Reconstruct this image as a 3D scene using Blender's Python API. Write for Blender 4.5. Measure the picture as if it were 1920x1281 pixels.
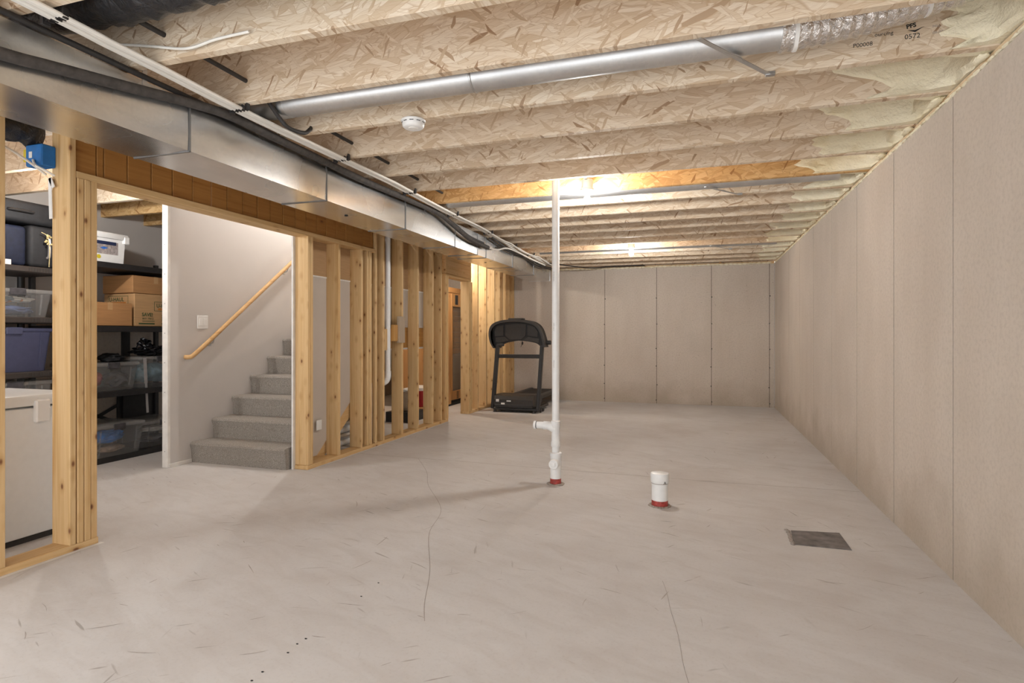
import bpy, bmesh, math, random
from mathutils import Vector, Matrix, noise
R = math.radians
random.seed(7)
for o in list(bpy.data.objects): bpy.data.objects.remove(o)
scn = bpy.context.scene
COL = scn.collection

# ------------------------------------------------------------------ camera, world, exposure
FPX = 1084.0
cam = bpy.data.cameras.new('camera'); cam.sensor_width = 36.0; cam.lens = FPX/1920*36
cam.shift_y = -13.5/1920; cam.clip_start = .05
CAM = bpy.data.objects.new('camera', cam); COL.objects.link(CAM)
CAM.location = (0, 0, 1.22); CAM.rotation_euler = (R(90), 0, R(17.894))
scn.camera = CAM
W = bpy.data.worlds.new('world'); scn.world = W; W.use_nodes = True
W.node_tree.nodes['Background'].inputs[0].default_value = (.97, .985, 1, 1)
W.node_tree.nodes['Background'].inputs[1].default_value = 2.75
vs = scn.view_settings
vs.view_transform = 'Standard'; vs.look = 'None'; vs.gamma = 1; vs.use_curve_mapping = False
vs.exposure = 0.30
BULB = 1200.0          # emission of the bare bulbs

# ------------------------------------------------------------------ material helpers
MATS = {}
class NT:
    def __init__(s, name, rough=.6, metal=0, base=(.5,.5,.5)):
        s.m = bpy.data.materials.new(name); s.m.use_nodes = True
        s.t = s.m.node_tree; s.b = s.t.nodes['Principled BSDF']
        s.b.inputs['Roughness'].default_value = rough; s.b.inputs['Metallic'].default_value = metal
        s.b.inputs['Base Color'].default_value = (*base, 1)
        MATS[name] = s.m
    def n(s, typ, **kw):
        nd = s.t.nodes.new(typ)
        for k, v in kw.items():
            if k.startswith('i_'):
                key = k[2:].replace('_', ' ')
                nd.inputs[key].default_value = v
            else: setattr(nd, k, v)
        return nd
    def l(s, a, b): s.t.links.new(a, b)
    def coord(s, scale=(1,1,1), rot=(0,0,0), rand=True, base=None):
        if base is None:
            tc = s.n('ShaderNodeTexCoord'); v = tc.outputs['Object']
            if rand:
                oi = s.n('ShaderNodeObjectInfo')
                mu = s.n('ShaderNodeVectorMath', operation='MULTIPLY_ADD')
                cb = s.n('ShaderNodeCombineXYZ')
                s.l(oi.outputs['Random'], cb.inputs[0]); s.l(oi.outputs['Random'], cb.inputs[1]); s.l(oi.outputs['Random'], cb.inputs[2])
                s.l(cb.outputs[0], mu.inputs[0]); mu.inputs[1].default_value = (37, 53, 71); s.l(v, mu.inputs[2]); v = mu.outputs[0]
            base = v
        if any(rot):
            mp = s.n('ShaderNodeMapping'); mp.inputs['Rotation'].default_value = rot; s.l(base, mp.inputs[0]); base = mp.outputs[0]
        if tuple(scale) != (1,1,1):
            mp = s.n('ShaderNodeMapping'); mp.inputs['Scale'].default_value = scale; s.l(base, mp.inputs[0]); base = mp.outputs[0]
        return base
    def noise(s, v, scale, detail=4, rough=.55, dist=0):
        nd = s.n('ShaderNodeTexNoise'); nd.inputs['Scale'].default_value = scale; nd.inputs['Detail'].default_value = detail
        nd.inputs['Roughness'].default_value = rough; nd.inputs['Distortion'].default_value = dist
        s.l(v, nd.inputs['Vector']); return nd.outputs[0]
    def voro(s, v, scale=1, feature='F1'):
        nd = s.n('ShaderNodeTexVoronoi'); nd.feature = feature; nd.inputs['Scale'].default_value = scale
        s.l(v, nd.inputs['Vector']); return nd
    def ramp(s, f, stops, interp='LINEAR'):
        nd = s.n('ShaderNodeValToRGB'); e = nd.color_ramp.elements; nd.color_ramp.interpolation = interp
        while len(e) < len(stops): e.new(.5)
        for i, (p, c) in enumerate(stops):
            e[i].position = p; e[i].color = (*c, 1) if len(c) == 3 else c
        s.l(f, nd.inputs[0]); return nd.outputs[0]
    def gray(s, f, a, b, lo=0., hi=1.):
        nd = s.n('ShaderNodeMapRange'); nd.inputs[1].default_value = a; nd.inputs[2].default_value = b
        nd.inputs[3].default_value = lo; nd.inputs[4].default_value = hi
        s.l(f, nd.inputs[0]); return nd.outputs[0]
    def mix(s, f, a, b, mode='MIX'):
        nd = s.n('ShaderNodeMix'); nd.data_type = 'RGBA'; nd.blend_type = mode
        if isinstance(f, (int, float)): nd.inputs[0].default_value = f
        else: s.l(f, nd.inputs[0])
        for k, x in ((6, a), (7, b)):
            if isinstance(x, tuple): nd.inputs[k].default_value = (*x, 1)
            else: s.l(x, nd.inputs[k])
        return nd.outputs[2]
    def math(s, op, a, b):
        nd = s.n('ShaderNodeMath', operation=op)
        for k, x in ((0, a), (1, b)):
            if isinstance(x, (int, float)): nd.inputs[k].default_value = x
            else: s.l(x, nd.inputs[k])
        return nd.outputs[0]
    def col(s, c): s.l(c, s.b.inputs['Base Color'])
    def rgh(s, r): s.l(r, s.b.inputs['Roughness'])
    def bump(s, h, strength=.3, dist=.005):
        nd = s.n('ShaderNodeBump'); nd.inputs['Strength'].default_value = strength; nd.inputs['Distance'].default_value = dist
        s.l(h, nd.inputs['Height']); s.l(nd.outputs[0], s.b.inputs['Normal'])

def plain(name, base, rough=.5, metal=0, nz=.06, scale=25):
    t = NT(name, rough, metal, base)
    v = t.coord(); f = t.noise(v, scale, 3)
    k = lambda q: tuple(min(1, max(0, c*q)) for c in base)
    t.col(t.ramp(f, [(.3, k(1-nz)), (.7, k(1+nz))]))
    return t

def osb(name, lo, mid, hi, dark):
    t = NT(name, .75)
    b = t.coord()
    wn = t.n('ShaderNodeTexNoise'); wn.inputs['Scale'].default_value = 5; t.l(b, wn.inputs['Vector'])
    wp = t.n('ShaderNodeVectorMath', operation='MULTIPLY_ADD'); t.l(wn.outputs['Color'], wp.inputs[0]); wp.inputs[1].default_value = (.05,.0,.05); t.l(b, wp.inputs[2])
    b = wp.outputs[0]
    def rg(v):
        sp = t.n('ShaderNodeSeparateColor'); t.l(v.outputs['Color'], sp.inputs[0]); return sp.outputs
    def layer(rot, sx, sz):
        v = t.coord((sx, 3, sz), (0, R(rot), 0), base=b); return rg(t.voro(v)), t.voro(v, 1, 'DISTANCE_TO_EDGE').outputs['Distance']
    L = [layer(5, 5.5, 46), layer(-15, 6, 36), layer(22, 7, 40), layer(-42, 11, 60), layer(63, 14, 80)]
    a, a2, bb, c, d = [q[0] for q in L]
    stops = [(0, lo), (.35, mid), (1, hi)]
    edge = (lo[0]*.78, lo[1]*.68, lo[2]*.58)
    def lay(k, m, th, rmp):
        own = t.mix(t.gray(L[k][1], .01, .05, .55, 0), t.ramp(L[k][0][0], rmp), edge)
        return own if m is None else t.mix(t.gray(L[k][0][1], th, th+.005), m, own)
    m = lay(0, None, 0, stops)
    m = lay(1, m, .5, stops)
    m = lay(2, m, .62, [(0, dark), (.05, lo), (.35, mid), (1, hi)])
    m = lay(3, m, .88, [(0, dark), (.18, lo), (.45, mid), (1, hi)])
    m = lay(4, m, .94, [(0, dark), (.35, lo), (1, mid)])
    grain = t.noise(t.coord((5, 5, 150), (0, R(5), 0), base=b), 2.5, 6, .65)
    m = t.mix(t.gray(grain, .45, .72, .0, .55), m, (lo[0]*.84, lo[1]*.76, lo[2]*.68))
    t.col(m)
    t.bump(t.math('ADD', a2[1], t.math('ADD', bb[1], c[1])), .2, .002)
    return t
osb('osb', (.60,.46,.315), (.72,.595,.445), (.80,.695,.555), (.31,.185,.105))
osb('osb_amber', (.52,.30,.115), (.66,.42,.18), (.74,.51,.25), (.33,.16,.05))

def lumber(name, axis, c1, c2, ring, knot=(.17,.065,.02), kn=1.0):
    t = NT(name, .65)
    sc = [1,1,1]; ax = 'XYZ'.index(axis)
    b = t.coord()
    s1 = [26,26,26]; s1[ax] = .9
    f = t.noise(t.coord(tuple(s1), base=b), 1, 5, .6, .6)
    s2 = [60,60,60]; s2[ax] = 1.2
    f2 = t.noise(t.coord(tuple(s2), base=b), 1, 3)
    m = t.ramp(f, [(.3, c1), (.5, c2), (.62, c1), (.72, ring)])
    m = t.mix(t.gray(f2, .4, .75, 0, .35), m, ring)
    oi = t.n('ShaderNodeObjectInfo')
    m = t.mix(t.gray(oi.outputs['Random'], 0, 1, 0, .3), m, (c1[0]*.98, c1[1]*.9, c1[2]*.78))
    s3 = [15,15,15]; s3[ax] = 8
    kv = t.voro(t.coord(tuple(s3), base=b))
    sp = t.n('ShaderNodeSeparateColor'); t.l(kv.outputs['Color'], sp.inputs[0])
    kd = t.math('MULTIPLY', t.gray(kv.outputs['Distance'], .07, .17, 1, 0), t.gray(sp.outputs[0], 1-.42*kn, 1-.40*kn))
    halo = t.math('MULTIPLY', t.gray(kv.outputs['Distance'], .12, .42, .5, 0), t.gray(sp.outputs[0], 1-.42*kn, 1-.40*kn))
    m = t.mix(halo, m, (ring[0]*.8, ring[1]*.7, ring[2]*.55))
    m = t.mix(kd, m, knot)
    t.col(m); t.bump(f2, .1, .001)
    return t
PINE = ((.585,.375,.165), (.68,.475,.245), (.49,.28,.10))
for a in 'XYZ': lumber('pine_'+a, a, *PINE, kn=1.35)
lumber('flange', 'X', (.70,.53,.33), (.76,.60,.40), (.58,.40,.22), kn=.15)
for a in 'XYZ': lumber('amber_'+a, a, (.46,.235,.065), (.53,.29,.085), (.36,.155,.03), kn=.3)
lumber('beam_wood', 'Y', (.34,.15,.032), (.40,.19,.045), (.24,.09,.016), kn=.2)  # darker, more orange than bare wood: the beam's shade is in the colour
lumber('handrail_wood', 'Y', (.55,.33,.14), (.62,.39,.18), (.46,.25,.09), kn=.05)
lumber('sauna_wood', 'Z', (.50,.25,.085), (.57,.31,.12), (.42,.19,.055), kn=.3)
lumber('weathered', 'Z', (.36,.28,.20), (.44,.35,.26), (.29,.21,.14), kn=.3)

def concrete_wall(name, ax):
    t = NT(name, .85)
    b = t.coord(rand=False)
    c1, c2 = (.56,.485,.41), (.61,.535,.46)
    s = [2.2,2.2,.5]
    f = t.noise(t.coord(tuple(s), base=b), 2, 4)
    m = t.ramp(f, [(.3, c1), (.7, c2)])
    f2 = t.noise(b, 1.3, 5, .6)
    m = t.mix(t.gray(f2, .42, .72, 0, .35), m, (.47,.40,.33))
    f3 = t.noise(b, 45, 4, .65)
    m = t.mix(t.gray(f3, .45, .75, 0, .5), m, (.40,.34,.285))
    pits = t.voro(b, 22); sp = t.n('ShaderNodeSeparateColor'); t.l(pits.outputs['Color'], sp.inputs[0])
    pk = t.math('MULTIPLY', t.gray(pits.outputs['Distance'], .09, .14, 1, 0), t.gray(sp.outputs[0], .86, .87))
    m = t.mix(t.math('MULTIPLY', pk, .65), m, (.16,.125,.09))
    # damp and splashed dirt along the foot of the wall
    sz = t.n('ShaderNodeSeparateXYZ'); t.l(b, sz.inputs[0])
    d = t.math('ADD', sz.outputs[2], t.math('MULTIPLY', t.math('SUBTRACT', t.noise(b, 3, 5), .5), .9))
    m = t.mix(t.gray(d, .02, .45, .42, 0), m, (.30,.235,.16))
    t.col(m); t.bump(f3, .25, .003)
    return t
concrete_wall('concrete_wall', 'Y')

def floor_mat():
    t = NT('concrete_floor', .8)
    b = t.coord(rand=False)
    f = t.noise(b, 1.1, 6, .6, .4)
    m = t.ramp(f, [(.3, (.525,.49,.465)), (.5, (.585,.562,.545)), (.72, (.63,.612,.60))])
    f2 = t.noise(t.coord((1.2, 4, 1), (0,0,R(20)), base=b), 2.2, 6, .65, .8)
    m = t.mix(t.gray(f2, .45, .75, 0, .5), m, (.475,.435,.405))
    f3 = t.noise(b, 60, 4, .7)
    m = t.mix(t.gray(f3, .52, .8, 0, .3), m, (.38,.325,.28))
    # short trowel and shoe scuffs
    for k, (rz, sc, th) in enumerate(((25, (3, 26, 1), .73), (-35, (4, 30, 1), .75), (70, (2.5, 22, 1), .755))):
        g = t.noise(t.coord(sc, (0,0,R(rz)), base=b), 1.4, 2, .4)
        gate = t.noise(b, .9+.2*k, 2)
        q = t.math('MULTIPLY', t.gray(g, th-.04, th+.02), t.gray(gate, .46, .56))
        m = t.mix(t.math('MULTIPLY', q, .7), m, (.30,.265,.24))
    t.col(m); t.bump(f3, .12, .002)
    return t
floor_mat()

def galv(name, rough):
    t = NT(name, rough, 1)
    b = t.coord()
    v = t.voro(b, 70)
    sp = t.n('ShaderNodeSeparateColor'); t.l(v.outputs['Color'], sp.inputs[0])
    f = t.noise(t.coord((2, 1, 6), base=b), 2, 4)
    m = t.ramp(f, [(.3, (.60,.61,.62)), (.7, (.76,.77,.77))])
    m = t.mix(t.gray(sp.outputs[0], 0, 1, 0, .22), m, (.50,.52,.54))
    t.col(m)
    t.rgh(t.gray(t.noise(b, 2.0, 2), .3, .7, rough-.03, rough+.05))
    t.bump(t.noise(b, 1.6, 1), .12, .006)
galv('galvanised', .25)
galv('galvanised_pipe', .42)
plain('galvanised_dark', (.22,.22,.22), .45, 1, nz=.1)
galv('galvanised_dull', .38)

def foam():
    t = NT('spray_foam', .85)
    b = t.coord()
    f = t.noise(b, 3, 4)
    m = t.ramp(f, [(.25, (.70,.58,.32)), (.36, (.88,.80,.58)), (.7, (.92,.86,.68))])
    t.col(m); t.bump(t.noise(b, 38, 5, .65), .8, .014)
foam()
def carpet():
    t = NT('carpet', .95)
    b = t.coord()
    f = t.noise(b, 190, 3, .7); g = t.noise(t.coord((70, 70, 14), base=b), 1.6, 3)
    m = t.ramp(f, [(.35, (.16,.14,.12)), (.65, (.50,.455,.405))])
    m = t.mix(t.gray(g, .35, .7, 0, .5), m, (.25,.22,.19)); t.col(m); t.bump(f, .8, .006)
carpet()
def cardboard(name, c):
    t = NT(name, .8); b = t.coord()
    f = t.noise(t.coord((3, 3, 60), base=b), 2, 3); k = lambda q: tuple(x*q for x in c)
    t.col(t.ramp(f, [(.3, k(.9)), (.7, k(1.08))]))
cardboard('cardboard', (.42,.215,.085)); cardboard('cardboard_light', (.50,.30,.14)); cardboard('paper_back', (.42,.26,.13))
plain('drywall_paint', (.60,.565,.535), .7, nz=.03, scale=2)
plain('drywall_grey', (.53,.475,.42), .85, nz=.04, scale=3)
plain('drywall_white', (.74,.71,.67), .8, nz=.08, scale=12)
plain('pvc', (.80,.80,.79), .35, nz=.03)
plain('pvc_red', (.36,.05,.04), .45, nz=.4, scale=40)
plain('grout', (.33,.285,.24), .9, nz=.3, scale=60)
plain('white_plastic', (.82,.81,.79), .4, nz=.02)
plain('porcelain', (.80,.78,.74), .3, nz=.02)
plain('enamel_white', (.80,.80,.79), .3, nz=.02)
plain('black_plastic', (.022,.02,.02), .45, nz=.2)
plain('shelf_brown', (.035,.026,.022), .55, nz=.15)
plain('black_rubber', (.03,.027,.026), .6, nz=.2)
plain('black_foam', (.055,.047,.042), .75, nz=.35, scale=30)
plain('black_fabric', (.012,.012,.014), .7, nz=.3)
plain('black_film', (.015,.015,.017), .18, nz=.3)
plain('navy_fabric', (.008,.012,.032), .7, nz=.3)
plain('navy_plastic', (.06,.065,.125), .4, nz=.08)
plain('grey_metal', (.032,.030,.029), .4, .3, nz=.1)
plain('console_grey', (.034,.029,.026), .45, nz=.1)
plain('console_panel', (.010,.009,.009), .5, nz=.1)
plain('belt', (.018,.017,.017), .7, nz=.2)
plain('steel', (.55,.56,.57), .3, 1, nz=.1)
plain('copper', (.55,.25,.12), .35, 1, nz=.1)
plain('cable_white', (.80,.77,.71), .5, nz=.03)
plain('blue_box', (.01,.14,.42), .5, nz=.12)
plain('label_white', (.75,.74,.72), .6, nz=.03)
plain('label_dark', (.02,.03,.08), .5, nz=.1)
plain('label_photo', (.33,.29,.28), .5, nz=.4, scale=40)
plain('yellow_plastic', (.62,.50,.03), .5, nz=.1)
plain('ink', (.02,.02,.02), .8, nz=.1)
plain('ink_green', (.045,.085,.03), .8, nz=.1)
plain('ink_orange', (.55,.20,.04), .8, nz=.1)
plain('silver_plastic', (.5,.46,.44), .3, .6, nz=.1)
plain('strap_grey', (.33,.31,.30), .8, nz=.1)
plain('red_plastic', (.42,.02,.03), .4, nz=.1)
plain('sump_lid', (.15,.135,.13), .6, nz=.45, scale=14)
plain('joint_dark', (.14,.11,.085), .9, nz=.2)
plain('crack', (.30,.26,.23), .9, nz=.2)
plain('scuff', (.37,.335,.305), .9, nz=.25, scale=30)
plain('white_paint', (.72,.68,.63), .7, nz=.05)
plain('straw', (.62,.50,.24), .8, nz=.3)
plain('blue_tarp', (.03,.14,.5), .5, nz=.25)
for nm, c in (('cloth_red', (.28,.05,.045)), ('cloth_dark', (.06,.055,.06)), ('cloth_blue', (.03,.17,.50)), ('cloth_teal', (.16,.26,.31)), ('cloth_white', (.55,.52,.48)), ('cloth_denim', (.09,.13,.27)), ('cloth_tan', (.38,.28,.2))):
    plain(nm, c, .85, nz=.35, scale=18)
def patterned():
    t = NT('cloth_print', .85); b = t.coord(); v = t.voro(b, 30)
    sp = t.n('ShaderNodeSeparateColor'); t.l(v.outputs['Color'], sp.inputs[0])
    t.col(t.ramp(sp.outputs[0], [(0, (.60,.57,.50)), (.55, (.55,.24,.09)), (.66, (.08,.12,.14)), (.78, (.60,.56,.50)), (.9, (.35,.09,.06))], 'CONSTANT'))
patterned()
def foil():
    t = NT('foil', .22, 1, (.78,.76,.74)); b = t.coord()
    t.bump(t.noise(b, 38, 4, .65, 1.2), .9, .012)
foil()
def black_flex():
    t = NT('black_flex', .28, 0, (.02,.02,.023)); b = t.coord()
    t.bump(t.noise(b, 26, 4, .6, 1), .8, .012)
black_flex()
def clear(name, tint, a):
    m = bpy.data.materials.new(name); m.use_nodes = True; t = m.node_tree; t.nodes.clear(); MATS[name] = m
    out = t.nodes.new('ShaderNodeOutputMaterial'); mx = t.nodes.new('ShaderNodeMixShader'); tr = t.nodes.new('ShaderNodeBsdfTransparent')
    pb = t.nodes.new('ShaderNodeBsdfPrincipled'); pb.inputs['Base Color'].default_value = (*tint, 1); pb.inputs['Roughness'].default_value = .25
    tr.inputs[0].default_value = (.93, .93, .93, 1); mx.inputs[0].default_value = a
    t.links.new(tr.outputs[0], mx.inputs[1]); t.links.new(pb.outputs[0], mx.inputs[2]); t.links.new(mx.outputs[0], out.inputs[0])
clear('clear_plastic', (.5,.49,.48), .2); clear('clear_lid', (.45,.43,.41), .42); clear('glass', (.30,.27,.22), .22)
def emit(name, strength, c=(1,.98,.95)):
    m = bpy.data.materials.new(name); m.use_nodes = True; b = m.node_tree.nodes['Principled BSDF']; MATS[name] = m
    b.inputs['Emission Color'].default_value = (*c, 1); b.inputs['Emission Strength'].default_value = strength
emit('bulb', BULB); emit('bulb_storage', BULB*.76); emit('bulb_stair', BULB*1.3); emit('bulb_far_room', BULB*.9, (1,.9,.76))

# ------------------------------------------------------------------ geometry helpers
class MB:
    def __init__(s): s.bm = bmesh.new()
    def box(s, x0, x1, y0, y1, z0, z1, bev=0, seg=1):
        g = bmesh.new()
        r = bmesh.ops.create_cube(g, size=1)
        for v in g.verts: v.co = Vector((x0+(v.co.x+.5)*(x1-x0), y0+(v.co.y+.5)*(y1-y0), z0+(v.co.z+.5)*(z1-z0)))
        if bev: bmesh.ops.bevel(g, geom=g.edges[:], offset=bev, segments=seg, affect='EDGES', profile=.5)
        return s._join(g)
    def _join(s, g, M=None):
        if M is not None: bmesh.ops.transform(g, matrix=M, verts=g.verts)
        me = bpy.data.meshes.new('tmp'); g.to_mesh(me); g.free(); s.bm.from_mesh(me); bpy.data.meshes.remove(me); return s
    def obox(s, c, size, M, bev=0):
        g = bmesh.new(); bmesh.ops.create_cube(g, size=1)
        for v in g.verts: v.co = Vector((v.co.x*size[0], v.co.y*size[1], v.co.z*size[2]))
        if bev: bmesh.ops.bevel(g, geom=g.edges[:], offset=bev, segments=1, affect='EDGES', profile=.5)
        return s._join(g, Matrix.Translation(c) @ M.to_4x4())
    def bar(s, a, b, w, t, up=(0,0,1), bev=0):
        a, b = Vector(a), Vector(b); d = b-a; L = d.length; d.normalize(); u = Vector(up)
        x = d.cross(u).normalized(); y = x.cross(d)
        M = Matrix((x, d, y)).transposed()
        return s.obox((a+b)/2, (w, L, t), M, bev)
    def tube(s, pts, r, seg=10, cap=True):
        pts = [Vector(p) for p in pts]; n = len(pts); rs = r if isinstance(r, (list, tuple)) else [r]*n
        ref = None; rings = []
        for i, p in enumerate(pts):
            d = (pts[min(i+1, n-1)]-pts[max(i-1, 0)]).normalized()
            if ref is None: ref = Vector((0,0,1)) if abs(d.z) < .9 else Vector((1,0,0))
            x = d.cross(ref).normalized(); y = x.cross(d); ref = y
            rings.append([s.bm.verts.new(p+(x*math.cos(2*math.pi*k/seg)+y*math.sin(2*math.pi*k/seg))*rs[i]) for k in range(seg)])
        for a, b in zip(rings, rings[1:]):
            for k in range(seg): s.bm.faces.new((a[k], a[(k+1) % seg], b[(k+1) % seg], b[k]))
        if cap: s.bm.faces.new(rings[0][::-1]); s.bm.faces.new(rings[-1])
        return s
    def lathe(s, c, prof, seg=24, axis='Z'):
        c = Vector(c); rings = []
        for r, z in prof:
            ring = []
            for k in range(seg):
                a = 2*math.pi*k/seg; q = (math.cos(a)*r, math.sin(a)*r, z)
                if axis == 'X': q = (z, q[0], q[1])
                if axis == 'Y': q = (q[1], z, q[0])
                ring.append(s.bm.verts.new(c+Vector(q)))
            rings.append(ring)
        for a, b in zip(rings, rings[1:]):
            for k in range(seg): s.bm.faces.new((a[k], a[(k+1) % seg], b[(k+1) % seg], b[k]))
        s.bm.faces.new(rings[0][::-1]); s.bm.faces.new(rings[-1]); return s
    def prism(s, poly, d0, d1, plane='XZ'):
        # poly in two axes, extruded along the third
        def P(a, b, d):
            return {'XZ': (a, d, b), 'YZ': (d, a, b), 'XY': (a, b, d)}[plane]
        A = [s.bm.verts.new(P(a, b, d0)) for a, b in poly]; B = [s.bm.verts.new(P(a, b, d1)) for a, b in poly]
        n = len(poly)
        for k in range(n): s.bm.faces.new((A[k], A[(k+1) % n], B[(k+1) % n], B[k]))
        f1 = s.bm.faces.new(A[::-1]); f2 = s.bm.faces.new(B)
        bmesh.ops.triangulate(s.bm, faces=[f1, f2]); return s
    def ribbon(s, pts, w, z):
        pts = [Vector((p[0], p[1], 0)) for p in pts]; n = len(pts); L = []
        for i, p in enumerate(pts):
            d = (pts[min(i+1, n-1)]-pts[max(i-1, 0)]).normalized(); q = Vector((-d.y, d.x, 0))
            ww = w[i] if isinstance(w, (list, tuple)) else w
            L.append((s.bm.verts.new(p+q*ww/2+Vector((0,0,z))), s.bm.verts.new(p-q*ww/2+Vector((0,0,z)))))
        for a, b in zip(L, L[1:]): s.bm.faces.new((a[1], b[1], b[0], a[0]))
        return s
    def blob(s, c, r, amp=.25, freq=3, sub=3, seed=0, floor=None):
        g = bmesh.new(); bmesh.ops.create_icosphere(g, subdivisions=sub, radius=1)
        for v in g.verts:
            k = 1+amp*noise.noise(v.co*freq+Vector((seed*7.3, seed*1.7, seed)))
            v.co = Vector((c[0]+v.co.x*r[0]*k, c[1]+v.co.y*r[1]*k, c[2]+v.co.z*r[2]*k))
            if floor is not None: v.co.z = max(v.co.z, floor)
        return s._join(g)

ORG = {}
def link(o, parent=None):
    COL.objects.link(o)
    if parent: o.parent = parent
    return o
def tagit(o, label=None, cat=None, group=None, kind=None):
    if label: o['label'] = label
    if cat: o['category'] = cat
    if group: o['group'] = group
    if kind: o['kind'] = kind
    return o
def thing(name, loc, label, cat, group=None, kind=None):
    o = bpy.data.objects.new(name, None); o.empty_display_size = .1; link(o); o.location = loc; ORG[o] = Vector(loc)
    return tagit(o, label, cat, group, kind)
def build(name, mb, mat, parent=None, smooth=False, origin=None):
    org = ORG[parent] if parent else Vector(origin or (0,0,0))
    bmesh.ops.recalc_face_normals(mb.bm, faces=mb.bm.faces)
    if org.length: bmesh.ops.translate(mb.bm, vec=-org, verts=mb.bm.verts)
    me = bpy.data.meshes.new(name); mb.bm.to_mesh(me); mb.bm.free()
    if smooth:
        for p in me.polygons: p.use_smooth = True
        me.set_sharp_from_angle(angle=R(40))
    me.materials.append(MATS[mat] if isinstance(mat, str) else mat)
    o = bpy.data.objects.new(name, me); link(o, parent); ORG[o] = org
    if not parent: o.location = org
    return o
def shared(name, me, loc, parent, rot=None):
    o = bpy.data.objects.new(name, me); link(o, parent); o.location = Vector(loc)-ORG[parent]; ORG[o] = Vector(loc)
    if rot: o.rotation_euler = rot
    return o
def boxmesh(name, dx, dy, dz, mat, bev=.003):
    m = MB().box(-dx/2, dx/2, -dy/2, dy/2, 0, dz, bev)
    bmesh.ops.recalc_face_normals(m.bm, faces=m.bm.faces)
    me = bpy.data.meshes.new(name); m.bm.to_mesh(me); m.bm.free(); me.materials.append(MATS[mat]); return me
def text(name, body, size, loc, rot, mat, parent, ext=.0004, align='LEFT', bold=0.0, xs=1.0):
    cu = bpy.data.curves.new('txt', 'FONT'); cu.body = body; cu.size = size; cu.extrude = ext; cu.align_x = align; cu.offset = bold; cu.resolution_u = 3
    tmp = bpy.data.objects.new('txt', cu); COL.objects.link(tmp)
    dg = bpy.context.evaluated_depsgraph_get(); me = bpy.data.meshes.new_from_object(tmp.evaluated_get(dg))
    bpy.data.objects.remove(tmp); me.materials.clear(); me.materials.append(MATS[mat]); me.name = name
    o = bpy.data.objects.new(name, me); link(o, parent); o.location = Vector(loc)-ORG[parent]; o.rotation_euler = rot; o.scale = (xs, 1, 1); ORG[o] = Vector(loc)
    return o
FACE_X = (R(90), 0, R(90)); FACE_NY = (R(90), 0, 0)

XR, XL, YB, HW = 1.20, -3.34, 10.49, 2.40      # right wall, stud wall face, back wall, top of concrete
XO = -5.92                                      # outer wall of the storage room
YN = -.55                                       # where the built part of the basement stops behind the camera
JB, JD = 2.438, .302                            # joist underside, joist depth

# ------------------------------------------------------------------ floor
fl = build('floor', MB().box(XO-.2, XR+.2, YN, YB+.2, -.12, 0), 'concrete_floor', smooth=False)
tagit(fl, 'pale scuffed concrete slab floor of the basement', 'floor', kind='structure')
def wob(pts, n, a, seed=0):
    out = []
    for i in range(len(pts)-1):
        p, q = Vector((*pts[i], 0)), Vector((*pts[i+1], 0))
        for k in range(n):
            t = k/n; r = p.lerp(q, t); out.append((r.x+a*noise.noise(r*3+Vector((seed, 0, 0))), r.y+a*noise.noise(r*3+Vector((0, seed, 5)))))
    out.append(pts[-1]); return out
def smoothp(pts, n=8):
    out = []; P = [Vector((*p, 0)) if len(p) == 2 else Vector(p) for p in pts]
    for i in range(len(P)-1):
        p0, p1, p2, p3 = P[max(i-1, 0)], P[i], P[i+1], P[min(i+2, len(P)-1)]
        for k in range(n):
            t = k/n
            out.append(.5*((2*p1)+(-p0+p2)*t+(2*p0-5*p1+4*p2-p3)*t*t+(-p0+3*p1-3*p2+p3)*t**3))
    out.append(P[-1]); return out
build('control_joint', MB().ribbon(wob([(-3.3,5.15),(-1.2,5.10),(0,5.06),(1.19,5.09)], 14, .012), .006, .0006), 'crack', fl)
build('crack', MB().ribbon(smoothp([(-2.62,5.12),(-2.295,4.645),(-2.08,4.239),(-1.71,3.685),(-1.572,3.218),(-1.321,2.711),(-1.186,2.38),(-1.109,2.225)], 8), .0026, .0006), 'crack', fl)
build('crack', MB().ribbon(wob([(-.18,2.95),(-.06,2.3),(.0,1.95)], 10, .02, 3), .0016, .0006), 'crack', fl)
sm = MB()
for k in range(260):
    x, y = random.uniform(-3.1, 1.1), random.uniform(1.2, 7.5); a = random.gauss(R(25), .7); L = random.uniform(.03, .16)
    c = random.uniform(-.5, .5); p = Vector((x, y)); pts = []
    for i in range(6):
        pts.append((p.x, p.y)); p = p+Vector((math.cos(a), math.sin(a)))*L/5; a += c/5
    w = random.uniform(.0015, .0055)
    sm.ribbon(pts, [w*.3, w, w*1.2, w, w*.8, w*.2], .0004+.0001*(k % 4))
o = build('scuff_marks', sm, 'scuff', fl); o['kind'] = 'stuff'
gr = MB()
for k in range(9): gr.blob((random.uniform(-.5,.5)*.02-1.5, 2.0+random.uniform(-.6,.6), .001), (.006, .004, .002), sub=1, seed=k)
o = build('dirt_specks', gr, 'ink', fl); o['kind'] = 'stuff'

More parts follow.
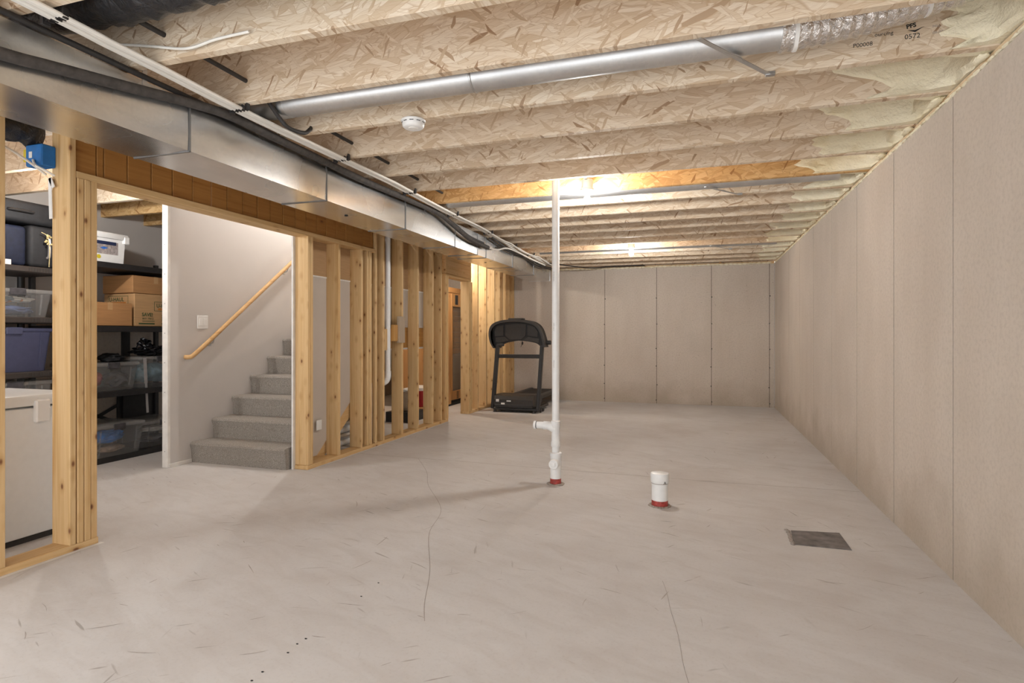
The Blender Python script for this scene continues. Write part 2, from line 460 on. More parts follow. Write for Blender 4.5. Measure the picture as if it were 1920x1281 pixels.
# ------------------------------------------------------------------ concrete walls with form panels
def concrete(name, label, axis, pos, a0, a1, joint0, sgn):
    t = thing(name, (0,0,0), label, 'wall', kind='structure')
    back = MB()
    if axis == 'X': back.box(min(pos+sgn*.0016, pos+sgn*.2), max(pos+sgn*.0016, pos+sgn*.2), a0, a1, 0, HW)
    else: back.box(a0, a1, min(pos+sgn*.0016, pos+sgn*.2), max(pos+sgn*.0016, pos+sgn*.2), 0, HW)
    build('core', back, 'joint_dark', t)
    j = joint0; edges = [a0]
    while j < a1-.02:
        if j > a0+.02: edges.append(j)
        j += .9144
    edges.append(a1)
    for e0, e1 in zip(edges, edges[1:]):
        m = MB(); g = .0045; d = random.uniform(-.0004, .0004)
        if axis == 'X': m.box(min(pos+d, pos+sgn*.05), max(pos+d, pos+sgn*.05), e0+g, e1-g, 0, HW)
        else: m.box(e0+g, e1-g, min(pos+d, pos+sgn*.05), max(pos+d, pos+sgn*.05), 0, HW)
        build('panel', m, 'concrete_wall', t)
    return t
wr = concrete('wall_right', 'long poured concrete wall with vertical form lines under the spray foam', 'X', XR, YN, YB, 3.399-.9144*6, 1)
wb = concrete('wall_back', 'grey concrete end wall behind the treadmill with dark tie holes', 'Y', YB, XO, XR, -1.62-.9144*4, 1)
th = MB()
for x in (-1.62, -.705, .209, 1.124):
    for z in (.06, .33, .66, .97, 1.4, 1.86): th.lathe((x+random.uniform(-.01,.01), YB-.002, z), [(.009, -.001), (.009, .002)], 8, 'Y')
build('tie_holes', th, 'ink', wb)['kind'] = 'stuff'
wo = thing('wall_storage', (0,0,0), 'plain grey wall behind the storage shelves', 'wall', kind='structure')
build('panel', MB().box(XO-.15, XO, YN, YB, 0, 1.35), 'concrete_wall', wo)
build('panel', MB().box(XO-.15, XO, YN, YB, 1.353, 2.74), 'drywall_paint', wo)
build('end_panel', MB().box(XO, -4.66, 5.55, 5.60, 0, 2.74), 'drywall_paint', wo)

# ------------------------------------------------------------------ ceiling: deck, I-joists, rim, foam
ce = thing('ceiling', (0,0,JB), 'open ceiling of oriented strand board floor joists', 'ceiling', kind='structure')
build('subfloor', MB().box(XO-.15, XR+.2, YN, 4.12, JB+JD, JB+JD+.02).box(-3.47, XR+.2, 4.12, YB+.2, JB+JD, JB+JD+.02).box(XO-.15, -4.66, 4.12, YB+.2, JB+JD, JB+JD+.02).box(-4.66, -3.47, 7.63, YB+.2, JB+JD, JB+JD+.02), 'osb_amber', ce)
JM = {}
def joist(y, x0, x1, amber=0):
    k = (x0, x1, amber)
    if k not in JM:
        m = MB().box(x0, x1, -.022, .022, 0, JD, .0015); bmesh.ops.recalc_face_normals(m.bm, faces=m.bm.faces)
        me = bpy.data.meshes.new('floor_joist'); m.bm.to_mesh(me); m.bm.free(); me.materials.append(MATS['osb_amber' if amber else 'osb']); JM[k] = me
    return shared('floor_joist', JM[k], (0, y, JB), ce)
JS = .4877; JY = []
k = -12
while True:
    y = 3.965-.022+JS*k; k += 1
    if y < YN+.1: continue
    if y > YB-.10: break
    JY.append(y)
    am = 1 if abs(y-4.918) < .05 else 0
    if y < 4.0 or y > 7.66: joist(y, XO, XR+.12, am)
    else:
        joist(y, -3.48, XR+.12, am); joist(y, XO, -4.66, 1)
build('sill_plate', MB().box(XR+.004, XR+.14, YN, YB, HW, JB, .003), 'flange', ce)
build('sill_plate', MB().box(-3.3, XR, YB+.004, YB+.14, HW, JB, .003), 'pine_X', ce)
build('rim_board', MB().box(XR+.12, XR+.15, YN, YB, JB, JB+JD), 'osb', ce)
build('rim_board', MB().box(XO, XR+.12, YB+.05, YB+.08, JB, JB+JD), 'osb', ce)
def foam_bay(y0, y1, seed, base=.86):
    m = MB(); N, Z = 26, 18; rows = []
    nz = lambda a, b, c: noise.noise(Vector((a, b, c)))
    for j in range(Z+1):
        z = JB+.006+(JD-.02)*j/Z; row = []
        far = base+(.22 if base < 1 else .05)*nz(seed*3.1, z*9, 1)+.08*nz(seed, z*30, 4)-.05*math.sin((z-JB)/JD*3.1)   # how far it spreads along the farther joist
        near = 1.02+.05*nz(seed*1.7, z*5, 7)
        rr = 1.165+.02*nz(seed, z*6, 3)
        for i in range(N+1):
            t = i/N
            if t < .45:
                u = t/.45; x = far+(rr-far)*u; d = .008+.055*u**2
                if i == 0: d = .002
                p = Vector((x, y1-d, z))
            elif t < .75:
                u = (t-.45)/.3; p = Vector((rr+.02*math.sin(u*3.14), (y1-.063)+(y0+.06-(y1-.063))*u, z))
            else:
                u = (t-.75)/.25; p = Vector((rr+(near-rr)*u, y0+.06-.052*u, z))
            if z < JB+.03 and t > .3 and t < .8: p.x += .02
            k = .026*nz(p.x*16, p.y*16+seed, p.z*16)+.006*nz(p.x*40, p.y*40, p.z*40+seed)
            if i == 0: k *= .1
            if t < .45: p.y -= abs(k)*1.0
            elif t < .75: p.x -= k
            else: p.y += abs(k)
            row.append(m.bm.verts.new(p))
        row2 = [m.bm.verts.new((XR+.125, y0+.003, z)), m.bm.verts.new((XR+.125, y1-.003, z))]
        rows.append(row+row2)
    n = len(rows[0])
    for a, b in zip(rows, rows[1:]):
        for i in range(n): m.bm.faces.new((a[i], a[(i+1) % n], b[(i+1) % n], b[i]))
    m.bm.faces.new(rows[0][::-1]); m.bm.faces.new(rows[-1])
    for q in range(2):
        yy = y0+random.uniform(.02, .12); m.blob((XR-.018, yy, JB-.004), (.024, random.uniform(.02,.06), .012), .5, 2.2, 2, seed+q)
    build('foam_insulation', m, 'spray_foam', ce, smooth=True)
for i, (a, b) in enumerate(zip(JY, JY[1:])):
    if a > .4: foam_bay(a+.022, b-.022, i*1.37+.4, 1.06 if abs(b-2.968) < .03 else .86)
m = MB()
for q in range(60):
    x = -3.2+q*.073; m.blob((x, YB+.0, HW+.012), (.05, .018, .016), .5, 2.5, 1, q)
build('foam_strip', m, 'spray_foam', ce, smooth=True)['kind'] = 'stuff'
m = MB()
for q in range(150):
    y = .8+q*.065; m.blob((XR+.002, y, HW+.008), (.011, .04, .010), .5, 2.5, 1, q+90)
build('foam_strip', m, 'spray_foam', ce, smooth=True)['kind'] = 'stuff'
# blocking between the last joists and the back wall
for x in (-1.0, .35): build('blocking', MB().box(x-.019, x+.019, JY[-1]+.024, YB+.04, JB+.004, JB+.2, .002), 'pine_Y', ce)
# maker's stamp on the joist web behind the flexible pipe
jw = [o for o in ce.children if o.name.startswith('floor_joist') and abs(ORG[o].y-2.968) < .02][0]
yy = ORG[jw].y-.0222
text('stamp', '0572', .030, (.86, yy, 2.515), FACE_NY, 'ink', jw)
text('stamp', 'PFS', .026, (.868, yy, 2.560), (R(90), R(-8), 0), 'ink', jw, bold=.001)
build('stamp_mark', MB().prism([(.872,2.553),(.90,2.541),(.935,2.561),(.90,2.550)], yy-.0006, yy, 'XZ'), 'ink', jw)
text('stamp', 'ourcing', .024, (.745, yy, 2.545), FACE_NY, 'ink', jw)
text('stamp', 'P00008', .026, (.66, yy, 2.508), FACE_NY, 'ink', jw)
text('stamp', 'MILL', .015, (.965, yy, 2.55), FACE_NY, 'scuff', jw)
text('stamp', '08-07', .017, (.965, yy, 2.522), FACE_NY, 'scuff', jw)

# ------------------------------------------------------------------ stud walls
wl = thing('wall_left', (XL, 0, 0), 'unfinished wall of bare pine studs and plates beside the stairs', 'wall', kind='structure')
DX = .14; XM = XL-DX/2
SM = {}
def stud(y0, z0, z1, w=.038, dx=DX, x=None):
    k = (round(w,3), round(z1-z0,3), dx)
    if k not in SM: SM[k] = boxmesh('stud', dx, w-.003, z1-z0, 'pine_Z')
    o = shared('stud', SM[k], ((x if x is not None else XL-dx/2)+random.uniform(-.005,.005), y0+w/2, z0), wl)
    return o
def lum(name, x0, x1, y0, y1, z0, z1, mat='pine_Y', bev=.003, parent=None):
    return build(name, MB().box(x0, x1, y0, y1, z0, z1, bev), mat, parent or wl)
# near piece: plate, studs, king and jacks
lum('bottom_plate', XL-DX, XL, .2, 2.475, 0, .038)
build('drip', MB().ribbon(wob([(XL+.012, .4), (XL+.012, 2.49)], 60, .012), .03, .0012), 'drywall_white', wl)
for y in (.82, 1.228, 1.612, 1.963): stud(y, .038, 2.40)
stud(2.31, .038, 2.40); stud(2.352, .038, 2.105, .038); stud(2.391, .038, 2.105, .038); stud(2.430, .038, 2.105, .039)
# dropped beam: header plate with boards above it
lum('header_plate', XL-DX, XL, 2.349, 5.52, 2.105, 2.143)
y = 2.35
for k in range(40):
    w = (.135, .045, .15, .165, .157, .161, .164, .148, .158)[k] if k < 9 else random.uniform(.145, .165)
    if y > 5.5: break
    y1 = min(y+w, 5.52)
    build('beam_board', MB().box(XL-.105, XL-.03+random.uniform(-.002,.002), y+.003, y1-.003, 2.143, JB, .003), 'beam_wood', wl); y = y1
lum('top_plate', XL-DX, XL, 5.52, YB, 2.40, JB)
lum('top_plate', XL-DX, XL, .2, 2.349, 2.40, JB)
# far piece beside and below the stairs
lum('bottom_plate', XL-DX, XL, 4.375, 7.44, 0, .038)
build('drip', MB().ribbon(wob([(XL+.01, 4.36), (XL+.01, 7.45)], 80, .01, 4), .018, .0012), 'drywall_white', wl)
stud(4.383, .0385, 2.105); stud(4.421, .0385, 2.105)
stud(4.845, .0385, 2.105); stud(5.248, .0385, 2.105)
stud(5.36, .0385, 2.105, .038, .09, XL-.05); stud(5.40, .0385, 2.105, .045, .06, XL-.03)
stud(5.52, .0385, 2.40, .038, .03, XL-.015); stud(5.669, .0385, 2.40); stud(6.099, .0385, 2.40); stud(6.518, .0385, 2.40); stud(6.934, .0385, 2.40)
stud(7.20, .0385, 2.40); stud(7.363, .0385, 2.03); stud(7.402, .0385, 2.03)
# doorway header and the wall up to the end
for z0, z1 in ((2.03, 2.068), (2.07, 2.26), (2.262, 2.40)): lum('door_header', XL-DX, XL, 7.365, 8.30, z0, z1)
lum('bottom_plate', XL-DX, XL, 8.20, YB-.01, 0, .038)
stud(8.208, .0385, 2.03); stud(8.247, .0385, 2.03); stud(8.305, .0385, 2.028)
for y in (8.56, 8.96, 9.37, 9.78, 10.18, 10.44): stud(y, .0385, 2.40)
# sheathing panel edges seen between studs: gypsum back of the stair drywall, brown paper above
S0 = 4.30; RUN, RISE = .2575, .195
def stair_line(y, off): return (y-S0)/RUN*RISE+off
poly = [(4.45, .06), (4.70, .06), (5.86, 1.0), (5.86, 1.305), (7.3, 1.305), (7.3, 1.775), (4.45, 1.775)]
build('drywall_back', MB().prism(poly, XL-DX-.016, XL-DX-.003, 'YZ'), 'drywall_grey', wl)
build('paper_panel', MB().prism([(4.45,1.779),(7.3,1.779),(7.3,2.40),(4.45,2.40)], XL-DX-.016, XL-DX-.003, 'YZ'), 'paper_back', wl)
build('panel_edge', MB().box(XL-DX-.003, XL-DX+.003, 4.45, 7.3, 1.768, 1.782), 'drywall_white', wl)
build('drywall_edge', MB().box(XL-DX-.018, XL-DX-.001, 4.355, 4.45, 0, 2.105), 'drywall_white', wl)
# small offcuts nailed to the studs
lum('scrap_block', XL-.03, XL+.012, 5.90, 6.08, 1.14, 1.33, 'amber_Z'); lum('scrap_block', XL+.001, XL+.035, 5.985, 6.12, 1.12, 1.43, 'weathered')
lum('scrap_block', XL-.07, XL-.03, 5.74, 5.90, 1.04, 1.28, 'pine_Z')

# ------------------------------------------------------------------ stairs, stair wall
st = thing('staircase', (-4.04, 4.3, 0), 'grey carpeted stairs rising between the drywall and the stud wall', 'stairs')
XS0, XS1 = -4.602, XL-DX-.02
for k in range(7):
    yr = S0+RUN*k; zt = RISE*(k+1); prof = [(yr+.012, zt-RISE), (yr+.004, zt-.075), (yr-.006, zt-.045), (yr-.013, zt-.022), (yr-.006, zt-.006), (yr+.014, zt), (yr+RUN+.03, zt), (yr+RUN+.03, zt-RISE if k == 0 else zt-RISE-.02)]
    if k > 0: prof[0] = (yr+.012, zt-RISE-.02)
    if k == 6: prof[-2:] = [(7.3, zt), (7.3, zt-.06), (yr+.05, zt-.06)]
    m = MB().prism(prof, XS0, XS1 if k else XS1-.02, 'YZ')
    build('step', m, 'carpet', st, smooth=True)
build('stringer', MB().prism([(4.66,.0), (4.80,.0), (5.86, stair_line(5.86,-.40)), (5.86, stair_line(5.86,-.20)), (4.66, stair_line(4.66,-.22))], XL-DX-.06, XL-DX-.02, 'YZ'), 'pine_Y', st)
build('landing_beam', MB().box(XL-DX-.06, XL-DX-.02, 5.86, 7.3, 1.05, 1.305, .003), 'amber_Y', st)
build('trim_strip', MB().box(XL-DX-.022, XL-DX-.012, 5.86, 7.3, 1.03, 1.052), 'drywall_white', st)
wsn = thing('wall_stair', (-4.63, 4.05, 0), 'painted drywall wall carrying the handrail beside the stairs', 'wall', kind='structure')
build('panel', MB().box(-4.66, -4.604, 4.075, 7.62, 0, 3.9), 'drywall_paint', wsn)
build('end_strip', MB().box(-4.668, -4.602, 4.045, 4.078, 0, 2.46, .004), 'drywall_white', wsn)
build('foot_edge', MB().box(-4.606, -4.597, 4.06, 4.31, 0, .035, .003), 'drywall_white', wsn)
m = MB()
for q in range(9): m.lathe((-4.635, 4.0445, .15+q*.27), [(.004, -.0005), (.004, .001)], 6, 'Y')
build('screw_heads', m, 'ink', wsn)['kind'] = 'stuff'
ww = thing('wall_stairwell', (XL, 4.1, 2.44), 'drywall lining of the stairwell opening above the stairs', 'wall', kind='structure')
build('panel', MB().box(-3.50, -3.48, 4.12, 7.62, 2.43, 3.9), 'drywall_paint', ww)
build('panel', MB().box(-4.66, -3.48, 4.10, 4.12, 2.43, 3.9), 'drywall_paint', ww)
build('panel', MB().box(-4.66, -3.48, 7.6, 7.62, 2.5, 3.9), 'drywall_paint', ww)
build('panel', MB().box(-4.66, -3.48, 4.1, 7.62, 3.9, 3.92), 'drywall_paint', ww)
# handrail
hr = thing('handrail', (-4.54, 4.24, 1.0), 'round wooden handrail on the stair drywall wall', 'handrail')
build('rail', MB().tube(smoothp([(-4.60,4.235,1.005),(-4.56,4.24,1.006),(-4.54,4.27,1.022),(-4.54,4.42,1.128)], 6)+[(-4.54,5.95,1.128+1.53*.755)], .021, 12), 'handrail_wood', hr, True)
for y in (4.52, 5.6):
    z = 1.128+(y-4.42)*.755
    build('bracket', MB().tube([(-4.602,y,z-.075),(-4.56,y,z-.07),(-4.54,y,z-.02)], .006, 8).box(-4.604,-4.597,y-.02,y+.02,z-.10,z-.05,.002), 'steel', hr, True)
sw = thing('light_switch', (-4.602, 4.436, 1.34), 'white double light switch plate beside the handrail', 'switch')
build('plate', MB().box(-4.604,-4.597,4.372,4.500,1.275,1.402,.003), 'white_plastic', sw)
for y in (4.41, 4.462): build('rocker', MB().box(-4.598,-4.593,y-.017,y+.017,1.305,1.372,.0015), 'white_plastic', sw)

# ------------------------------------------------------------------ rectangular duct
DXR, DXL, DZ0, DZ1 = -2.46, -2.83, 2.15, 2.40
du = thing('supply_duct', (-2.645, 2.3, DZ0), 'long rectangular galvanised sheet metal duct hung under the joists', 'duct')
seams = [.35, 1.10, 2.289, 3.424, 4.56, 5.649, 6.301, 6.586, 7.643, 8.705, 9.76]
for a, b in zip(seams, seams[1:]):
    m = MB().box(DXL, DXR, a+.001, b-.001, DZ0, DZ1); bmesh.ops.subdivide_edges(m.bm, edges=m.bm.edges[:], cuts=2, use_grid_fill=True)
    for v in m.bm.verts:
        ins = (abs(v.co.z-DZ0) < .001) and DXL+.01 < v.co.x < DXR-.01
        if ins: v.co.z -= random.uniform(0, .004)
        if abs(v.co.x-DXR) < .001 and DZ0+.01 < v.co.z < DZ1-.01: v.co.x += random.uniform(0, .004)
    build('duct_section', m, 'galvanised', du, smooth=True)
for s in seams[1:-1]:
    build('seam_cleat', MB().box(DXR-.001, DXR+.006, s-.006, s+.006, DZ0-.005, DZ1+.002, .0015), 'galvanised_dark', du)
    build('seam_cleat', MB().box(DXL-.004, DXR+.006, s-.005, s+.005, DZ0-.006, DZ0+.001, .0015), 'galvanised_dark', du)
build('end_cap', MB().box(DXL-.005, DXR+.005, 9.755, 9.765, DZ0-.005, DZ1+.005), 'galvanised_dull', du)
for y in (3.9, 7.0): build('plug_hole', MB().lathe((-2.62, y, DZ0-.007), [(.014, 0), (.014, .004)], 12), 'ink', du)
for y in (2.04, 4.95, 8.2): [build('hanger_strap', MB().box(a, a+.004, y-.012, y+.012, z, JB+.02), 'galvanised_dull', du) for a, z in ((DXL-.003, DZ0), (DXR-.001, DZ1-.02))]
# ------------------------------------------------------------------ round ducts
def round_duct(y, z, x0, x1, label, r=.076, seams=()):
    t = thing('round_duct', ((x0+x1)/2, y, z), label, 'duct')
    build('pipe', MB().tube([(x0,y,z),(x1,y,z)], r, 28), 'galvanised_pipe', t, True)
    for s in seams: build('crimp_band', MB().tube([(s-.006,y,z),(s-.003,y,z),(s+.003,y,z),(s+.006,y,z)], [r, r+.004, r+.004, r], 28), 'steel', t, True)
    return t
rd = round_duct(2.725, 2.525, -2.20, .36, 'shiny round metal duct ending in a foil covered flexible pipe', seams=(-1.08,))
build('elbow', MB().tube(smoothp([(-2.2,2.725,2.525),(-2.3,2.725,2.525),(-2.40,2.722,2.535),(-2.52,2.715,2.55),(-2.62,2.71,2.57)], 4), .0775, 28), 'galvanised_dull', rd, True)
m = MB(); pts = []; rs = []
for i in range(90):
    t = i/89; x = .33+t*.72; y = 2.725+.03*math.sin(t*2); z = 2.525+.115*t**1.5
    pts.append((x, y, z)); rs.append(.084-.002*t+.0022*math.sin(i*1.25)+.003*noise.noise(Vector((i*.7, 0, 0))))
m.tube(pts, rs, 26)
for v in m.bm.verts: v.co += Vector((0, noise.noise(v.co*45), noise.noise(v.co*45+Vector((9,0,0)))))*.004
build('flexible_pipe', m, 'foil', rd, True)
build('cable_tie', MB().tube([(.385,2.725,2.525),(.40,2.725,2.525)], .090, 28), 'white_plastic', rd, True)
build('cable_tie', MB().tube([(.86,2.748,2.597),(.872,2.748,2.60)], .087, 28), 'white_plastic', rd, True)
rd2 = round_duct(5.12, 2.515, -2.3, 1.05, 'dull round metal duct in the joist bay beyond the first bulb', .076)
rd3 = round_duct(8.52, 2.512, -2.3, 1.0, 'round metal duct in the joist bay beyond the second bulb', .076)
def hanger(p, q, label):
    t = thing('duct_hanger', p, label, 'hanger')
    build('strap', MB().bar(p, q, .022, .003, (0,0,1)), 'galvanised_dull', t)
    build('hook', MB().box(q[0]-.012, q[0]+.03, q[1]-.004, q[1]+.02, q[2]-.004, q[2]+.012, .001), 'steel', t)
    p2 = Vector(p).lerp(Vector(q), .35); q2 = Vector(p).lerp(Vector(q), .62)
    build('wire', MB().tube(smoothp([tuple(p2), tuple(Vector(p2).lerp(q2, .5)+Vector((.02,.0,.0))), tuple(q2)], 6), .003, 6), 'steel', t, True)
hanger((.0, 2.49, 2.432), (.309, 2.935, 2.434), 'galvanised strap crossing below the shiny round duct')
hanger((.05, 5.0, 2.43), (.33, 5.36, 2.43), 'galvanised strap below the round duct beyond the first bulb')
hanger((.15, 8.35, 2.43), (.42, 8.76, 2.43), 'galvanised strap below the round duct beyond the second bulb')

# ------------------------------------------------------------------ cables and hoses
CP = [(-2.26,.6),(-2.30,1.571),(-2.317,1.82),(-2.331,2.473),(-2.315,3.395),(-2.317,4.389),(-2.335,5.32),(-2.355,6.391),(-2.375,7.4),(-2.385,8.335),(-2.385,9.159),(-2.385,9.6)]
for k in range(4):
    pts = []
    for i, (x, y) in enumerate(smoothp(CP, 6) and [(p.x, p.y) for p in smoothp(CP, 6)]):
        sag = -.010*abs(math.sin(y*1.55))
        far = max(0, y-6.2)
        pts.append((x+.021*(k-1.5)+.02*far*.3*math.sin(y*3)*min(1, far), y, 2.424-.004*(k % 2)+sag-.03*min(1, far)*abs(math.sin(y*2.2+k))))
    o = build('power_cable', MB().tube(pts, .0092, 8), 'cable_white', smooth=True, origin=pts[0])
    tagit(o, 'white electrical cable in the stapled bundle beside the rectangular duct', 'cable', 'white cables in the bundle beside the duct')
for y in (1.55, 2.475, 3.40, 4.375, 5.32, 6.39, 7.4, 8.33):
    x = -2.315-max(0, (y-4.4))*.019
    t = thing('cable_stacker', (x, y, 2.43), 'black plastic clip holding the white cable bundle to a joist', 'clip', 'black clips along the cable bundle')
    m = MB().box(x-.055, x+.055, y-.010, y+.010, 2.408, 2.413).box(x-.062, x-.046, y-.016, y+.016, 2.395, 2.438, .002).box(x+.046, x+.056, y-.012, y+.012, 2.405, 2.446, .002)
    for q in range(5): m.box(x-.0445+q*.021, x-.0395+q*.021, y-.010, y+.010, 2.402, 2.434)
    build('clip', m, 'black_plastic', t)
BPp = [(-2.415,.3,2.16),(-2.415,1.0,2.20),(-2.418,1.43,2.243),(-2.418,1.613,2.272),(-2.418,1.951,2.326),(-2.42,2.252,2.376),(-2.41,2.51,2.402),(-2.41,2.885,2.395),(-2.41,3.357,2.39),(-2.41,3.817,2.382),(-2.41,4.485,2.395),(-2.41,5.13,2.398),(-2.405,5.516,2.337),(-2.40,5.955,2.267),(-2.40,6.497,2.258)]
o = build('insulated_line', MB().tube(smoothp(BPp, 6), .024, 12), 'black_foam', smooth=True, origin=BPp[0])
tagit(o, 'thick black foam insulated refrigerant line running along the rectangular duct', 'pipe')
o = build('insulated_line', MB().tube(smoothp([(-2.455,1.3,2.418),(-2.455,2.3,2.418),(-2.455,3.4,2.418),(-2.455,4.6,2.418),(-2.452,5.25,2.418),(-2.440,5.6,2.375),(-2.438,6.0,2.315),(-2.438,6.45,2.305)], 6), .013, 10), 'black_rubber', smooth=True, origin=(-2.45,1.3,2.43))
tagit(o, 'thin black line running above the thick foam insulated one', 'pipe')
o = build('copper_line', MB().tube(smoothp([(-2.40,6.49,2.258),(-2.39,6.8,2.275),(-2.355,7.2,2.34),(-2.35,8.2,2.33),(-2.35,9.0,2.33)], 6), .011, 8), 'cable_white', smooth=True, origin=(-2.41,6.45,2.275))
tagit(o, 'pale bare line leaving the end of the black insulation', 'pipe')
for k, (dx, dz) in enumerate(((.0,.0), (.024,-.024), (-.012,-.032))):
    pts = [(-2.41+dx, 6.6, 2.42+dz), (-2.415+dx, 7.4, 2.36+dz), (-2.425+dx, 8.2, 2.38+dz), (-2.41+dx, 8.9, 2.33+dz), (-2.40+dx, 9.6, 2.36+dz)]
    o = build('black_wire', MB().tube(smoothp(pts, 6), .009, 8), 'black_rubber', smooth=True, origin=pts[0])
    tagit(o, 'black wire tangled with the cables at the far end of the duct', 'cable', 'black wires at the far end of the duct')
o = build('black_wire', MB().tube(smoothp([(-2.35,9.3,2.40),(-2.1,9.7,2.39),(-1.8,10.1,2.385),(-1.5,10.3,2.42),(-.9,10.36,2.43)], 6), .010, 8), 'black_rubber', smooth=True, origin=(-2.35,9.3,2.40))
tagit(o, 'black wire curving along the top of the back wall', 'cable')
hp = [(-2.26,1.85,2.55),(-2.26,2.45,2.55),(-2.26,2.56,2.54),(-2.24,2.68,2.44),(-2.22,2.74,2.395),(-2.21,2.86,2.405),(-2.22,2.93,2.45),(-2.26,3.05,2.53),(-2.26,3.3,2.53),(-2.26,4.98,2.53)]
o = build('black_hose', MB().tube(smoothp(hp, 6), .0115, 10), 'black_rubber', smooth=True, origin=hp[0])
tagit(o, 'black hose threaded through the joist webs and under the round duct', 'hose')
o = build('lamp_wire', MB().tube(smoothp([(-2.55,1.955,2.54),(-2.473,1.95,2.53),(-2.3,1.945,2.494),(-2.103,1.945,2.455),(-1.945,1.945,2.470),(-1.778,1.95,2.478)], 6), .006, 8), 'cable_white', smooth=True, origin=(-2.47,1.95,2.5))
tagit(o, 'loose white wire looping along a joist web', 'cable')
o = build('lamp_wire', MB().tube(smoothp([(-.66,4.87,2.60),(-.77,4.86,2.53),(-.84,4.82,2.49)], 5), .006, 8), 'cable_white', smooth=True, origin=(-.6,4.75,2.6))
tagit(o, 'short white wire feeding the first bare bulb', 'cable')
# black flexible ducts
m = MB(); pts = []; rs = []
for i in range(60):
    t = i/59; pts.append((-3.3+t*2.2, 1.73+.03*math.sin(t*5), 2.60+.02*math.sin(t*7))); rs.append(.098+.006*math.sin(i*1.4))
m.tube(pts, rs, 20)
for v in m.bm.verts: v.co += Vector((0, noise.noise(v.co*22), noise.noise(v.co*22+Vector((9,0,0)))))*.014
tagit(build('flexible_duct', m, 'black_flex', smooth=True, origin=(-2.2,1.73,2.5)), 'black plastic wrapped flexible duct lying in a joist bay', 'duct')
m = MB(); pts = []; rs = []
for i in range(50):
    t = i/49; pts.append((-3.575, 1.2+t*1.1, 2.355+.01*math.sin(t*4))); rs.append(.07+.005*math.sin(i*1.5))
m.tube(pts, rs, 20)
for v in m.bm.verts: v.co += Vector((noise.noise(v.co*22), 0, noise.noise(v.co*22+Vector((9,0,0)))))*.014
tagit(build('flexible_duct', m, 'black_flex', smooth=True, origin=(-3.2,1.5,2.4)), 'black plastic wrapped flexible duct above the near stud wall', 'duct')

# ------------------------------------------------------------------ lamps
def bulb_lamp(x, y, z, label, mat='bulb', group=None, ztop=None):
    t = thing('bulb_fixture', (x, y, z+.19), label, 'light', group)
    build('junction_box', MB().lathe((x,y,z), [(.048,.095),(.05,.10),(.05,.165),(.045,.17)], 20), 'white_plastic', t, True)
    build('lampholder', MB().lathe((x,y,z), [(.018,.030),(.022,.045),(.026,.062),(.050,.070),(.058,.080),(.058,.092),(.05,.096)], 24), 'porcelain', t, True)
    if z < 2.5:
        lo = max(q for q in JY if q < y)+.022; hi = min(q for q in JY if q > y)-.022
        build('bar_hanger', MB().box(x-.010, x+.010, lo, hi, z+.158, z+.166), 'steel', t)
    build('bulb', MB().lathe((x,y,z), [(.004,-.036),(.016,-.032),(.026,-.020),(.030,-.004),(.027,.012),(.019,.026),(.014,.036),(.013,.05)], 14), mat, t, True)
bulb_lamp(-.888, 4.80, 2.345, 'bare glowing bulb in a porcelain holder beside the white standpipe')
bulb_lamp(-.897, 8.22, 2.350, 'bare glowing bulb in a porcelain holder near the back wall')
bulb_lamp(-4.6, 3.235, 2.33, 'bare glowing bulb over the storage room floor', 'bulb_storage')
bulb_lamp(-4.15, 5.65, 3.25, 'glowing bulb hanging in the stairwell', 'bulb_stair')
build('pendant_rod', MB().tube([(-4.15,5.65,3.42),(-4.15,5.65,3.9)], .006, 8), 'steel', [o for o in bpy.data.objects if o.get('label') == 'glowing bulb hanging in the stairwell'][0])
bulb_lamp(-3.75, 8.35, 2.32, 'bare glowing bulb in the room with the sauna', 'bulb_far_room')
# smoke alarm
t = thing('smoke_alarm', (-1.546, 2.96, JB), 'round white smoke alarm under a joist', 'smoke alarm')
build('base', MB().lathe((-1.546,2.96,0), [(.068,2.430),(.070,2.434),(.068,JB)], 28), 'white_plastic', t, True)
build('body', MB().lathe((-1.546,2.96,0), [(.03,2.392),(.052,2.394),(.060,2.401),(.063,2.415),(.064,2.431)], 28), 'white_plastic', t, True)
build('test_button', MB().lathe((-1.546,2.96,0), [(.024,2.388),(.028,2.390),(.028,2.394)], 24), 'porcelain', t, True)
m = MB()
for q in range(10):
    a = q*2*math.pi/10; m.obox((-1.546+.0632*math.cos(a), 2.96+.0632*math.sin(a), 2.421), (.004,.022,.003), Matrix.Rotation(a,3,'Z'))
build('vent_slots', m, 'ink', t)

# ------------------------------------------------------------------ standpipe
px, py = -1.108, 4.588
t = thing('standpipe', (px, py, 0), 'tall white plastic drain standpipe with a capped side branch', 'pipe')
build('pipe', MB().tube([(px,py,.44),(px,py,2.62)], .030, 24), 'pvc', t, True)
build('wye', MB().lathe((px,py,0), [(.034,.305),(.037,.31),(.037,.345),(.033,.35),(.033,.46),(.037,.465),(.037,.515),(.031,.52)], 24).tube(smoothp([(px,py,.445),(px-.03,py,.462),(px-.055,py,.473),(px-.10,py,.475)], 4), .035, 20), 'pvc', t, True)
br = build('branch', MB().tube([(px-.09,py,.475),(px-.165,py,.475)], .029, 20), 'pvc', t, True)
build('cap', MB().tube([(px-.163,py,.475),(px-.182,py,.475)], .0335, 20), 'white_plastic', br, True)
build('band', MB().tube([(px-.158,py,.475),(px-.163,py,.475)], .0305, 20), 'ink', br, True)
build('reducer', MB().lathe((px,py,0), [(.030,.24),(.030,.31)], 24).lathe((px,py,0), [(.044,.15),(.047,.155),(.047,.19),(.044,.195),(.044,.225),(.049,.235),(.049,.255),(.04,.262)], 28), 'pvc', t, True)
co = build('cleanout', MB().lathe((px,py-.03,.175), [(.040,.0),(.040,-.045),(.037,-.052),(.033,-.052)], 26, 'Y'), 'pvc', t, True)
